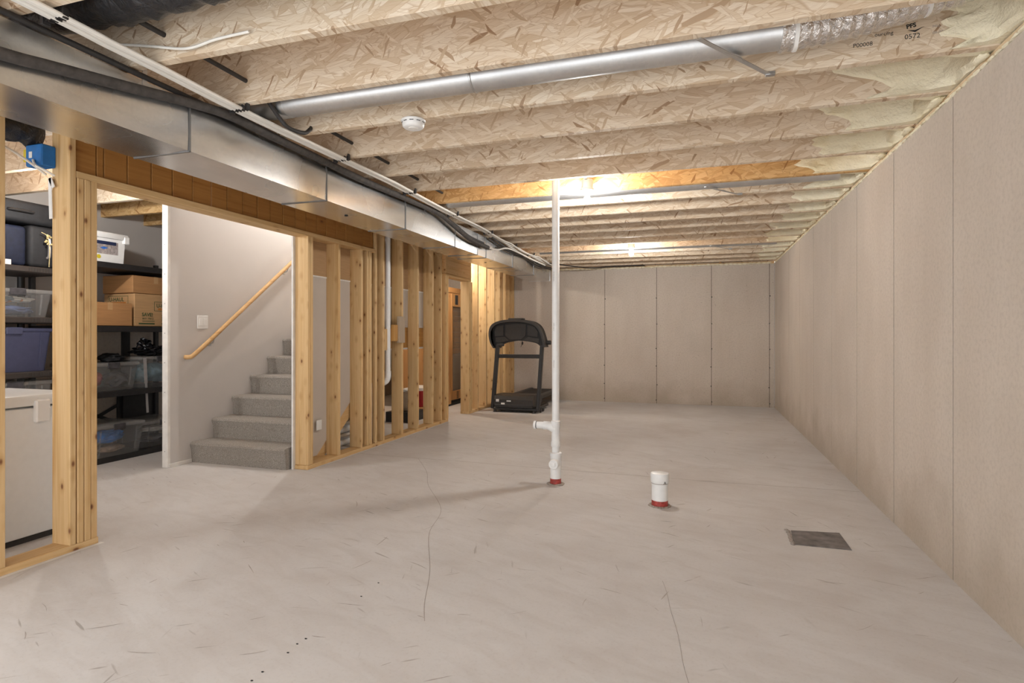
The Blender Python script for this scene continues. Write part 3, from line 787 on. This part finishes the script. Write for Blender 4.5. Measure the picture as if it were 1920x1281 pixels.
build('plug', MB().box(px-.016, px+.016, py-.092, py-.08, .159, .191, .003), 'pvc', co)
build('lower_pipe', MB().tube([(px,py,.045),(px,py,.155)], .0445, 28), 'pvc', t, True)
build('red_band', MB().tube([(px,py,.0),(px,py,.05)], .0448, 28), 'pvc_red', t, True)
m = MB()
for q in range(22):
    a = q*.2856; m.blob((px+.055*math.cos(a), py+.055*math.sin(a), .003), (.018,.018,.010), .5, 2, 1, q, 0)
build('broken_edge', m, 'grout', t)['kind'] = 'stuff'
for (s, z) in (('2" PVC DWV', 1.25), ('ASTM D2665', .95), ('NSF-PW SCH 40', 1.65)):
    text('printing', s, .011, (px-.004, py-.0305, z), (R(90), R(-90), 0), 'scuff', t)
# capped drain stub
cxp, cyp = -.264, 4.244
t = thing('capped_drain', (cxp, cyp, 0), 'short capped white drain pipe with a red band standing in the slab', 'pipe')
build('pipe', MB().tube([(cxp,cyp,.035),(cxp,cyp,.19)], .057, 32), 'pvc', t, True)
build('cap', MB().lathe((cxp,cyp,0), [(.060,.165),(.0635,.17),(.065,.225),(.062,.232),(.055,.234)], 32), 'pvc', t, True)
build('cap_seam', MB().tube([(cxp,cyp,.160),(cxp,cyp,.1655)], .0582, 32), 'scuff', t, True)
build('red_band', MB().tube([(cxp,cyp,0),(cxp,cyp,.042)], .0574, 32), 'pvc_red', t, True)
m = MB()
for q in range(26):
    a = q*.2417; m.blob((cxp+.066*math.cos(a), cyp+.066*math.sin(a), .001), (.016,.016,.008), .6, 2, 1, q+40, 0)
build('broken_edge', m, 'grout', t)['kind'] = 'stuff'
text('marking', 'A', .03, (cxp+.030, cyp-.060, .165), (R(90), 0, R(25)), 'ink', t)
# sump cover
t = thing('sump_cover', (.675, 3.83, 0), 'square dark floor patch over the sump recess', 'floor cover')
build('plate', MB().prism([(.545,3.945),(.820,3.985),(.822,3.692),(.53,3.69)], -.001, .004, 'XY'), 'sump_lid', t)
m = MB()
for q in range(16):
    tt = q/15; m.blob((.524+random.uniform(-.004,.004), 3.69+tt*.26, .001), (.014,.014,.008), .6, 2, 1, q+70, 0)
build('broken_edge', m, 'crack', t)['kind'] = 'stuff'

# ------------------------------------------------------------------ treadmill
TX0, TX1, TY = -3.10, -2.36, 8.60
t = thing('treadmill', ((TX0+TX1)/2, TY, 0), 'dark grey treadmill standing against the studs', 'treadmill')
xm = (TX0+TX1)/2
# base frame and feet
build('base_frame', MB().box(TX0+.03, TX1-.0, TY-.04, TY+.02, .035, .075, .006).box(TX0+.02, TX0+.07, TY-.03, TY+.75, .035, .08, .006).box(TX1-.07, TX1-.02, TY-.03, TY+.75, .035, .08, .006), 'grey_metal', t)
for x in (TX0+.05, TX1-.06):
    build('foot', MB().lathe((x,TY-.02,0), [(.026,0),(.028,.012),(.02,.036)], 12), 'black_rubber', t, True)
build('transport_wheel', MB().lathe((TX1+.02,TY+.10,.035), [(.033,-.012),(.035,0),(.033,.012)], 16, 'X'), 'black_rubber', t, True)
build('foot', MB().box(TX1-.01,TX1+.03,TY+.22,TY+.30,0,.05,.01), 'black_rubber', t)
# motor cover
cov = [(TY-.03,.085),(TY-.05,.12),(TY-.05,.20),(TY-.02,.255),(TY+.06,.275),(TY+.40,.262),(TY+.46,.235),(TY+.46,.12),(TY+.40,.085)]
mc = build('motor_cover', MB().prism(cov, TX0+.045, TX1-.06, 'YZ'), 'console_grey', t)
build('grille', MB().box(TX0+.05, TX1-.07, TY-.056, TY-.045, .078, .125, .003), 'black_plastic', mc)
build('sticker', MB().box(TX0+.075, TX0+.125, TY-.0525, TY-.049, .165, .205), 'label_white', mc)
build('sticker', MB().box(TX0+.16, TX0+.22, TY-.0525, TY-.049, .125, .152), 'label_white', mc)
build('sticker', MB().box(TX0+.25, TX0+.32, TY-.0525, TY-.049, .172, .190), 'label_white', mc)
# deck, rails, belt
for x in (TX0+.09, TX1-.17):
    build('side_rail', MB().box(x, x+.08, TY+.40, TY+1.80, .16, .225, .012), 'console_grey', t)
build('deck', MB().box(TX0+.13, TX1-.13, TY+.42, TY+1.78, .14, .195, .006), 'black_plastic', t)
build('belt', MB().box(TX0+.175, TX1-.175, TY+.41, TY+1.79, .195, .212, .004), 'belt', t)
build('roller_cover', MB().tube([(TX0+.15,TY+1.79,.175),(TX1-.15,TY+1.79,.175)], .035, 14), 'black_plastic', t, True)
build('rear_foot', MB().box(TX0+.12,TX0+.18,TY+1.6,TY+1.7,0,.16,.01).box(TX1-.18,TX1-.12,TY+1.6,TY+1.7,0,.16,.01), 'black_rubber', t)
# uprights and crossbar
build('upright', MB().bar((TX0+.005,TY,.05), (TX0+.055,TY+.10,1.06), .055, .075, (0,1,0), .008), 'grey_metal', t)
build('upright', MB().bar((TX1+.0,TY,.02), (TX1+.045,TY+.10,1.06), .055, .075, (0,1,0), .008), 'grey_metal', t)
build('crossbar', MB().box(TX0+.04, TX1+.02, TY+.055, TY+.095, .845, .905, .006), 'grey_metal', t)
# console: hooded shell with recessed panels
def arc(pts, n=5): return [(p.x, p.y) for p in smoothp(pts, n)]
out = arc([(-3.10,1.00),(-3.155,1.10),(-3.175,1.24),(-3.14,1.355),(-3.04,1.42),(-2.88,1.45),(-2.72,1.455),(-2.56,1.44),(-2.42,1.40),(-2.33,1.31),(-2.27,1.14),(-2.25,1.02)], 4)
inn = arc([(-2.335,1.02),(-2.40,1.075),(-2.50,1.10),(-2.62,1.115),(-2.72,1.12),(-2.82,1.105),(-2.92,1.085),(-3.0,1.045),(-3.03,1.0)], 4)
con = build('console', MB().prism(out+inn, TY+.10, TY+.22, 'XZ'), 'console_panel', t)
rim_i = [(xm+.025+(x-xm-.025)*.93, 1.0+(z-1.0)*.915) for x, z in out]
build('hood', MB().prism(out+rim_i[::-1], TY+.02, TY+.24, 'XZ'), 'console_grey', con)
build('top_ridge', MB().box(-2.86, -2.62, TY+.05, TY+.2, 1.445, 1.475, .01), 'console_grey', con)
for poly in ([(-3.09,1.19),(-2.945,1.20),(-2.945,1.365),(-3.06,1.345),(-3.10,1.27)], [(-2.915,1.20),(-2.84,1.14),(-2.66,1.14),(-2.58,1.20),(-2.575,1.375),(-2.74,1.385),(-2.915,1.37)], [(-2.55,1.20),(-2.39,1.18),(-2.38,1.26),(-2.44,1.34),(-2.55,1.365)], [(-3.08,1.10),(-3.0,1.085),(-2.87,1.125),(-2.93,1.18),(-3.08,1.17)], [(-2.62,1.13),(-2.48,1.11),(-2.37,1.085),(-2.36,1.15),(-2.54,1.18)]):
    build('back_panel', MB().prism(poly, TY+.085, TY+.101, 'XZ'), 'console_grey', con)
build('handgrip', MB().tube([(-2.28,TY+.15,1.09),(-2.19,TY+.15,1.09)], .034, 14), 'black_rubber', t, True)
build('handgrip', MB().box(-3.06,-2.94,TY+.06,TY+.12,1.03,1.075,.01), 'black_rubber', t)
build('safety_key', MB().tube(smoothp([(-2.66,TY+.16,1.12),(-2.665,TY+.16,1.06),(-2.68,TY+.16,1.02)], 4), .004, 6).blob((-2.655,TY+.16,1.08), (.016,.01,.028), .2, 2, 2, 5), 'black_rubber', t, True)

# ------------------------------------------------------------------ white drain pipe in the far stud wall
t = thing('drain_pipe', (XL+.0, 5.85, .68), 'white vertical plastic pipe in front of the studs with an elbow foot', 'pipe')
build('pipe', MB().tube([(XL-.04,5.85,.76),(XL-.04,5.85,2.42)], .030, 18), 'pvc', t, True)
build('elbow', MB().tube(smoothp([(XL-.04,5.85,.80),(XL-.04,5.85,.74),(XL-.05,5.83,.69),(XL-.09,5.80,.66)], 4), .036, 18), 'pvc', t, True)

# ------------------------------------------------------------------ near stud wall fittings
t = thing('junction_box', (-3.51, 2.27, 2.2), 'blue plastic electrical box nailed to the king stud', 'electrical box')
build('box', MB().box(-3.575, -3.445, 2.235, 2.312, 2.155, 2.275, .006), 'blue_box', t)
build('barcode', MB().box(-3.545,-3.52,2.2335,2.236,2.20,2.235), 'label_white', t)
build('bracket', MB().box(-3.60,-3.575,2.24,2.31,2.185,2.255,.002), 'yellow_plastic', t)
o = build('power_cable', MB().tube(smoothp([(-3.45,.9,2.36),(-3.45,1.6,2.30),(-3.46,2.05,2.21),(-3.48,2.28,2.115)], 5), .0065, 8), 'cable_white', smooth=True, origin=(-3.45,1.6,2.3))
tagit(o, 'white cable strung to the stud below the blue electrical box', 'cable')
o = build('power_cable', MB().tube(smoothp([(-3.505,2.23,2.185),(-3.47,2.22,2.15),(-3.43,2.24,2.125),(-3.42,2.285,2.105)], 5), .0065, 8), 'cable_white', smooth=True, origin=(-3.5,2.23,2.18))
tagit(o, 'short white cable leaving the bottom of the blue electrical box', 'cable')
t = thing('white_strap', (-3.47, 2.29, 2.1), 'white perforated strap looped over a nail on the king stud', 'strap')
build('band', MB().bar((-3.475,2.297,2.10), (-3.465,2.297,1.87), .024, .004, (0,1,0)).bar((-3.475,2.297,2.10), (-3.445,2.297,2.045), .024, .004, (0,1,0)), 'label_white', t)
t = thing('chest_freezer', (-4.05, 2.0, 0), 'white chest freezer behind the near studs', 'freezer')
build('cabinet', MB().box(-4.35, -3.725, 1.45, 2.62, .035, .79, .02, 2), 'enamel_white', t, True)
build('lid', MB().box(-4.36, -3.715, 1.44, 2.63, .797, .865, .016, 2), 'enamel_white', t, True)
build('latch', MB().box(-3.73, -3.695, 2.37, 2.45, .70, .835, .008), 'white_plastic', t)
build('plinth', MB().box(-4.33, -3.75, 1.47, 2.60, 0, .04), 'black_rubber', t)

# ------------------------------------------------------------------ storage shelves
SF, SB = -5.33, -5.88
def shelf_left():
    t = thing('shelving_unit', (-5.6, 3.1, 0), 'dark brown plastic shelving unit behind the chest freezer', 'shelving')
    for z in (.42, .905, 1.365, 1.79):
        s = build('shelf', MB().box(SB, SF, 2.55, 3.66, z-.052, z, .008), 'shelf_brown', t)
        m = MB()
        for q in range(11): m.box(SF, SF+.002, 3.36+q*.022, 3.36+q*.022+(.011 if q % 3 else .005), z-.042, z-.010)
        build('embossed_lettering', m, 'console_grey', s)
    for x in (SB+.05, SF-.05):
        for y in (2.60, 3.61): build('post', MB().tube([(x,y,0),(x,y,1.77)], .028, 12), 'black_plastic', t, True)
def shelf_right():
    t = thing('shelving_unit', (-5.6, 4.3, 0), 'black metal shelving unit with cross braces holding cartons and clear bins', 'shelving')
    for z in (.055, .675, 1.30, 1.905): build('shelf', MB().box(SB, SF, 3.70, 5.02, z-.055, z, .003), 'black_plastic', t)
    for x in (SB+.02, SF-.02):
        for y in (3.72, 5.0): build('post', MB().box(x-.02,x+.02,y-.02,y+.02,0,2.0,.002), 'black_plastic', t)
    build('post', MB().box(SB+.0,SB+.03,4.60,4.68,0,1.9), 'black_plastic', t)
    build('back_brace', MB().bar((SB+.01,3.72,.66), (SB+.01,4.98,.09), .035, .004, (1,0,0)), 'black_plastic', t)
    build('back_brace', MB().bar((SB+.005,3.72,.09), (SB+.005,4.98,.66), .035, .004, (1,0,0)), 'black_plastic', t)
    build('side_panel', MB().box(SB, SB+.01, 4.55, 5.0, .06, .62), 'black_plastic', t)
shelf_left(); shelf_right()
def tote(name, label, x0, x1, y0, y1, z0, z1, body, lid, latch, cat='bin', taper=.03, group=None, kids=None):
    t = thing(name, ((x0+x1)/2, (y0+y1)/2, z0), label, cat, group)
    m = MB(); w = .004; n = 0
    def shell(k, zz):
        i = taper*(1-k); return [(x0+i,y0+i,zz),(x1-i,y0+i,zz),(x1-i,y1-i,zz),(x0+i,y1-i,zz)]
    lz = z1-.035
    A = [m.bm.verts.new(p) for p in shell(0, z0)]; B = [m.bm.verts.new(p) for p in shell(.95, lz)]
    for k in range(4): m.bm.faces.new((A[k], A[(k+1)%4], B[(k+1)%4], B[k]))
    m.bm.faces.new(A[::-1]); m.bm.faces.new(B)
    bmesh.ops.bevel(m.bm, geom=[e for e in m.bm.edges if abs(e.verts[0].co.z-e.verts[1].co.z) > .05], offset=.03, segments=3, affect='EDGES', profile=.5)
    b = build('body', m, body, t, True)
    build('lid', MB().box(x0-.004, x1+.004, y0-.004, y1+.004, lz, z1, .010, 2), lid, t, True)
    ym = (y0+y1)/2
    build('latch', MB().box(x1-.002, x1+.010, ym-.06, ym+.06, lz-.02, z1+.004, .004), latch, t)
    for y in (y0+.09, y1-.09): build('rib', MB().bar((x1-taper+.001,y,z0+.02),(x1+.001,y,lz-.01), .012, .006, (1,0,0)), body, t)
    return t
def pile(label, parts, cat='clothes'):
    # loose folded clothes inside a bin
    for mt, c, r, sd in parts:
        o = build('folded_clothes', MB().blob(c, r, .35, 3.2, 3, sd), mt, smooth=True, origin=c); tagit(o, label.replace('@', mt.replace('cloth_', '')), cat)
# on the dark left unit
tote('clear_tote', 'clear plastic bin of print fabric on the brown unit, above the navy tote', -5.86, -5.36, 3.02, 3.57, 1.366, 1.60, 'clear_plastic', 'clear_lid', 'cloth_dark')
pile('@ fabric folded in the clear bin above the navy tote', [('cloth_print', (-5.52,3.29,1.515), (.10,.20,.028), 1), ('cloth_denim', (-5.52,3.29,1.425), (.11,.20,.040), 2)])
tote('storage_tote', 'navy blue lidded plastic tote on the brown shelving unit', -5.86, -5.37, 2.98, 3.57, .906, 1.275, 'navy_plastic', 'navy_plastic', 'navy_plastic')
tote('clear_tote', 'clear plastic bin on the low brown shelf behind the chest freezer', -5.86, -5.36, 2.98, 3.57, .421, .825, 'clear_plastic', 'clear_lid', 'cloth_dark')
pile('@ cloth in the bin behind the chest freezer', [('cloth_tan', (-5.53,3.3,.60), (.12,.24,.15), 4)])
def suitcase(label, x0, x1, y0, y1, z0, z1, mat, handle, hz=True):
    t = thing('suitcase', ((x0+x1)/2,(y0+y1)/2,z0), label, 'suitcase')
    build('shell', MB().box(x0,x1,y0,y1,z0,z1,.035,3), mat, t, True)
    build('zip', MB().box(x0-.001,x1-.05,y0-.002,y1+.002,(z0+z1)/2-.006,(z0+z1)/2+.006) if hz else MB().box(x0-.001,x1-.04,(y0+y1)/2-.006,(y0+y1)/2+.006,z0-.0,z1+.002), 'black_plastic', t)
    ym, zm = (y0+y1)/2, (z0+z1)/2
    if hz: pts = [(x1-.01,ym-.09,zm),(x1+.02,ym-.08,zm),(x1+.026,ym,zm),(x1+.02,ym+.08,zm),(x1-.01,ym+.09,zm)]
    else: pts = [(x1-.01,ym,zm-.09),(x1+.02,ym,zm-.08),(x1+.026,ym,zm),(x1+.02,ym,zm+.08),(x1-.01,ym,zm+.09)]
    build('handle', MB().tube(smoothp(pts, 4), .012, 8), handle, t, True)
suitcase('navy upright suitcase on the top brown shelf', -5.87, -5.39, 3.02, 3.385, 1.791, 2.13, 'navy_fabric', 'navy_fabric', False)
suitcase('black upright suitcase with a silver handle on the top brown shelf', -5.87, -5.38, 3.395, 3.68, 1.791, 2.15, 'black_fabric', 'silver_plastic', False)
suitcase('black suitcase lying on top of the two upright suitcases', -5.87, -5.36, 2.95, 3.68, 2.155, 2.34, 'black_fabric', 'black_plastic', True)
o = build('tag_card', MB().box(-5.37,-5.366,3.12,3.25,1.792,1.835), 'label_white', origin=(-5.37,3.18,1.79)); tagit(o, 'white card leaning on the navy suitcase', 'card')
# on the black right unit
t = thing('white_bin', (-5.6, 4.0, 1.905), 'white lidded bin with a picture label on the top black shelf', 'bin')
build('body', MB().prism([(3.76,1.906),(4.225,1.906),(4.245,2.15),(3.75,2.15)], -5.80, -5.37, 'YZ'), 'enamel_white', t)
build('lid', MB().box(-5.82,-5.35,3.73,4.27,2.135,2.195,.015,2), 'enamel_white', t, True)
build('latch', MB().box(-5.42,-5.345,4.215,4.275,2.10,2.175,.008), 'white_plastic', t)
lb = build('label_sheet', MB().box(-5.371,-5.3685,3.80,4.17,1.985,2.105), 'label_photo', t)
build('label_band', MB().box(-5.3685,-5.3675,3.80,4.15,2.075,2.107), 'label_dark', lb)
build('label_fish', MB().prism([(3.99,2.04),(4.03,2.055),(4.07,2.045),(4.03,2.028)], -5.3685, -5.3672, 'YZ'), 'blue_tarp', lb)
build('yellow_sticker', MB().lathe((-5.3685,3.98,1.955), [(.02,0),(.02,.0012)], 14, 'X'), 'yellow_plastic', t)
def carton(label, x0, x1, y0, y1, z0, z1, mat):
    t = thing('carton', ((x0+x1)/2,(y0+y1)/2,z0), label, 'box')
    build('body', MB().box(x0,x1,y0,y1,z0,z1,.004), mat, t)
    ym = (y0+y1)/2; xm_ = (x0+x1)/2
    build('tape', MB().box(x0+.0,x1+.001,ym-.025,ym+.025,z1-.001,z1+.0006).box(x1-.0004,x1+.0008,ym-.025,ym+.025,z1-.07,z1), 'cardboard_light', t)
    build('flap_gap', MB().box(x0+.002,x1-.002,ym-.0015,ym+.0015,z1+.0006,z1+.001), 'ink', t)
    return t
carton('plain brown cardboard carton in front on the middle black shelf', -5.80, -5.365, 3.86, 4.315, 1.302, 1.525, 'cardboard')
cu = carton('moving carton with printed green lettering on the middle black shelf', -5.80, -5.385, 4.355, 4.88, 1.302, 1.632, 'cardboard_light')
ct = carton('flat brown carton stacked on the printed moving carton', -5.80, -5.39, 4.34, 4.86, 1.636, 1.815, 'cardboard')
fx = -5.3835
text('lettering', 'U-HAUL', .052, (fx, 4.60, 1.500), FACE_X, 'ink_green', cu, bold=.0008)
build('print_bar', MB().box(fx-.001, fx, 4.62, 4.82, 1.472, 1.492), 'ink_orange', cu)
build('print_frame', MB().box(fx-.001,fx,4.575,4.84,1.555,1.559).box(fx-.001,fx,4.575,4.84,1.462,1.466).box(fx-.001,fx,4.575,4.579,1.462,1.559), 'ink_green', cu)
text('lettering', 'SAVE!', .05, (fx, 4.435, 1.405), FACE_X, 'ink_green', cu, bold=.0012)
text('lettering', 'BEST PRICE', .026, (fx, 4.44, 1.372), FACE_X, 'ink_green', cu)
build('print_bar', MB().box(fx-.001,fx,4.40,4.58,1.322,1.336).box(fx-.001,fx,4.44,4.58,1.352,1.358).box(fx-.001,fx,4.66,4.86,1.325,1.335), 'ink_green', cu)
for q in range(4): build('print_line', MB().box(fx-.001,fx,4.66,4.82,1.36+q*.018,1.367+q*.018), 'ink_green', cu)
text('lettering', 'U-HAUL', .056, (-5.73, 4.3545, 1.555), FACE_NY, 'ink_green', cu, bold=.0008)
build('print_bar', MB().box(-5.71,-5.50,4.354,4.355,1.525,1.547), 'ink_orange', cu)
build('print_frame', MB().box(-5.745,-5.47,4.354,4.355,1.605,1.609).box(-5.745,-5.741,4.354,4.355,1.515,1.609).box(-5.474,-5.47,4.354,4.355,1.515,1.609), 'ink_green', cu)
tote('clear_tote', 'clear bin of red and dark clothes on the lower black shelf', -5.84, -5.37, 3.86, 4.395, .677, .945, 'clear_plastic', 'clear_lid', 'cloth_dark')
pile('@ clothes in the clear bin with red clothing', [('cloth_red', (-5.50,4.00,.79), (.10,.085,.08), 11), ('cloth_dark', (-5.50,4.24,.78), (.10,.10,.075), 12)])
tote('clear_tote', 'clear bin of teal clothes hung with grey straps on the lower black shelf', -5.84, -5.39, 4.41, 4.92, .677, .99, 'clear_plastic', 'clear_lid', 'cloth_dark')
pile('@ clothes in the clear bin hung with straps', [('cloth_teal', (-5.52,4.65,.82), (.10,.22,.10), 14)])
tote('clear_tote', 'clear bin with a bright blue bundle on the floor level black shelf', -5.80, -5.30, 3.86, 4.40, .057, .36, 'clear_plastic', 'clear_lid', 'cloth_dark')
pile('@ bundle in the floor level clear bin', [('cloth_blue', (-5.43,4.10,.235), (.09,.16,.06), 21), ('cloth_tan', (-5.45,4.12,.115), (.10,.16,.035), 22)])
tote('clear_tote', 'clear bin of white and dark cloth on the floor level black shelf', -5.84, -5.37, 4.42, 4.95, .057, .325, 'clear_plastic', 'clear_lid', 'cloth_dark')
pile('@ cloth in the bin beside the blue bundle', [('cloth_white', (-5.50,4.68,.23), (.09,.18,.035), 31), ('cloth_dark', (-5.5,4.68,.125), (.10,.18,.040), 32)])
o = build('plastic_bag', MB().blob((-5.58,4.70,1.04), (.14,.17,.06), .55, 3.0, 4, 41, .991).blob((-5.55,4.60,1.11), (.06,.06,.06), .8, 2.5, 3, 43, .991), 'black_film', smooth=True, origin=(-5.52,4.66,.99)); tagit(o, 'shiny black plastic bag lying on the bin with straps', 'bag')
o = build('plastic_bag', MB().blob((-5.56,4.24,.985), (.12,.10,.045), .5, 3.0, 3, 47, .947), 'black_fabric', smooth=True, origin=(-5.52,4.36,.95)); tagit(o, 'dull black bag lying on the bin of red clothes', 'bag')
for y, z in ((4.46, .42), (4.75, .55)):
    o = build('hanging_strap', MB().bar((-5.375,y,.98), (-5.37,y+.01,.72), .035, .003, (1,0,0)).bar((-5.37,y+.01,.72), (-5.36,y+.02,z), .025, .003, (1,0,0)), 'strap_grey', origin=(-5.375,y,.7))
    tagit(o, ('longer' if z < .5 else 'shorter')+' grey webbing strap hanging over the front of the teal clothes bin', 'strap', 'webbing straps hanging from the bin')

# ------------------------------------------------------------------ below the stairs
for k, (y, z) in enumerate(((4.98,.04),(5.02,.09),(5.06,.155),(5.10,.23))):
    o = build('stacked_tube', MB().tube([(-3.70,5.02+.03*k,.035+.070*k),(-3.72,5.62,.035+.070*k)], .034, 12), 'galvanised_dull' if k % 2 else 'pvc', smooth=True, origin=(-3.62,4.74,z)); tagit(o, ('lowest white tube', 'second lowest grey tube', 'second highest white tube', 'topmost grey tube')[k]+' in the small stack under the stairs', 'tube', 'tubes stacked under the stairs')
o = build('plank', MB().box(-3.78,-3.62,5.1,5.7,.281,.306,.003), 'weathered', origin=(-3.7,5.3,.3)); tagit(o, 'weathered short plank lying on the tubes under the stairs', 'plank')
t = thing('bucket', (-4.0, 7.86, 0), 'red cylindrical bucket with a white lid seen between the studs', 'bucket')
build('tub', MB().lathe((-4.0,7.86,0), [(.12,.14),(.145,.36),(.148,.38)], 20), 'red_plastic', t, True)
build('lid', MB().lathe((-4.0,7.86,0), [(.15,.38),(.14,.42),(.06,.45)], 20), 'white_plastic', t, True)
o = build('carton', MB().box(-4.2,-3.8,7.6,8.05,0,.138,.004), 'cardboard', origin=(-4,7.8,0)); tagit(o, 'brown carton under the red bucket', 'box')
t = thing('storage_bag', (-3.95, 7.33, 0), 'grey sack with a white tie on a dark crate between the studs', 'bag')
build('sack', MB().blob((-3.95,7.34,.28), (.16,.15,.16), .3, 2.5, 3, 51), 'weathered', t, True)
build('tie', MB().blob((-3.95,7.34,.43), (.09,.09,.03), .5, 3, 2, 52), 'label_white', t, True)
build('crate', MB().box(-4.15,-3.78,7.12,7.55,0,.14,.004), 'black_plastic', t)
t = thing('wall_far_room', (0,0,0), 'dim plain wall behind the under stair storage', 'wall', kind='structure')
build('panel', MB().box(-5.9, -4.66, 7.5, 7.52, 0, 2.74), 'drywall_paint', t)

# ------------------------------------------------------------------ sauna in the far room
SX = -4.02
t = thing('sauna_cabin', (SX-.6, 9.4, 0), 'wooden sauna cabin with a glass door in the far room', 'sauna')
build('side_panel', MB().box(SX-.9, SX-.005, 8.68, 8.70, .03, 2.02), 'sauna_wood', t)
for k, (a, b) in enumerate(((8.70,8.90),(8.90,9.08),(9.80,9.95),(9.95,10.2))): build('front_board', MB().box(SX-.03, SX, a, b-.003, .03, 1.93, .003), 'sauna_wood', t)
build('top_rail', MB().box(SX-.04, SX+.012, 8.68, 10.2, 1.93, 2.02, .004), 'sauna_wood', t)
build('door_head', MB().box(SX-.03, SX+.004, 9.08, 9.80, 1.70, 1.93, .003), 'sauna_wood', t)
build('control_panel', MB().box(SX+.003, SX+.012, 9.23, 9.34, 1.735, 1.90, .003), 'ink', t)
build('base', MB().box(SX-.9, SX-.002, 8.70, 10.2, 0, .05), 'ink', t)
d = build('door_frame', MB().box(SX-.03,SX+.004,9.08,9.13,.09,1.70,.003).box(SX-.03,SX+.004,9.72,9.80,.09,1.70,.003).box(SX-.03,SX+.004,9.13,9.72,.09,.24,.003), 'sauna_wood', t)
build('pane', MB().box(SX-.016, SX-.010, 9.13, 9.72, .24, 1.70), 'glass', d)
for k in range(9): build('inner_slat', MB().box(SX-.12, SX-.11, 8.75, 10.15, .88+k*.095, .97+k*.095, .003), 'sauna_wood', t)
build('heater_panel', MB().box(SX-.12, SX-.105, 9.0, 9.75, .15, .87, .003), 'galvanised_dull', t)
for k in range(6): build('vent_slot', MB().box(SX+.004,SX+.007,9.30,9.38,.105+k*.022,.115+k*.022), 'ink', d)

# ------------------------------------------------------------------ small leftovers
o = build('pipe_tag', MB().box(-3.458, -3.452, 4.655, 4.735, .305, .40, .002), 'label_white', origin=(-3.455,4.69,.31)); tagit(o, 'white paper tag on the drywall between the first two stair studs', 'tag')
t = thing('dried_flowers', (-5.335, 3.50, 1.80), 'pale dried flower sprig hanging in front of the black suitcases', 'flowers')
build('stem', MB().tube(smoothp([(-5.335,3.52,1.80),(-5.335,3.525,1.95),(-5.335,3.51,2.06),(-5.335,3.46,2.09)], 5), .003, 6), 'straw', t, True)
m = MB()
for q in range(14): m.blob((-5.335+random.uniform(-.012,.012), 3.515+random.uniform(-.025,.02), 1.99+random.uniform(-.02,.085)), (.009,.009,.009), .4, 3, 1, q)
build('blossoms', m, 'straw', t)['kind'] = 'stuff'
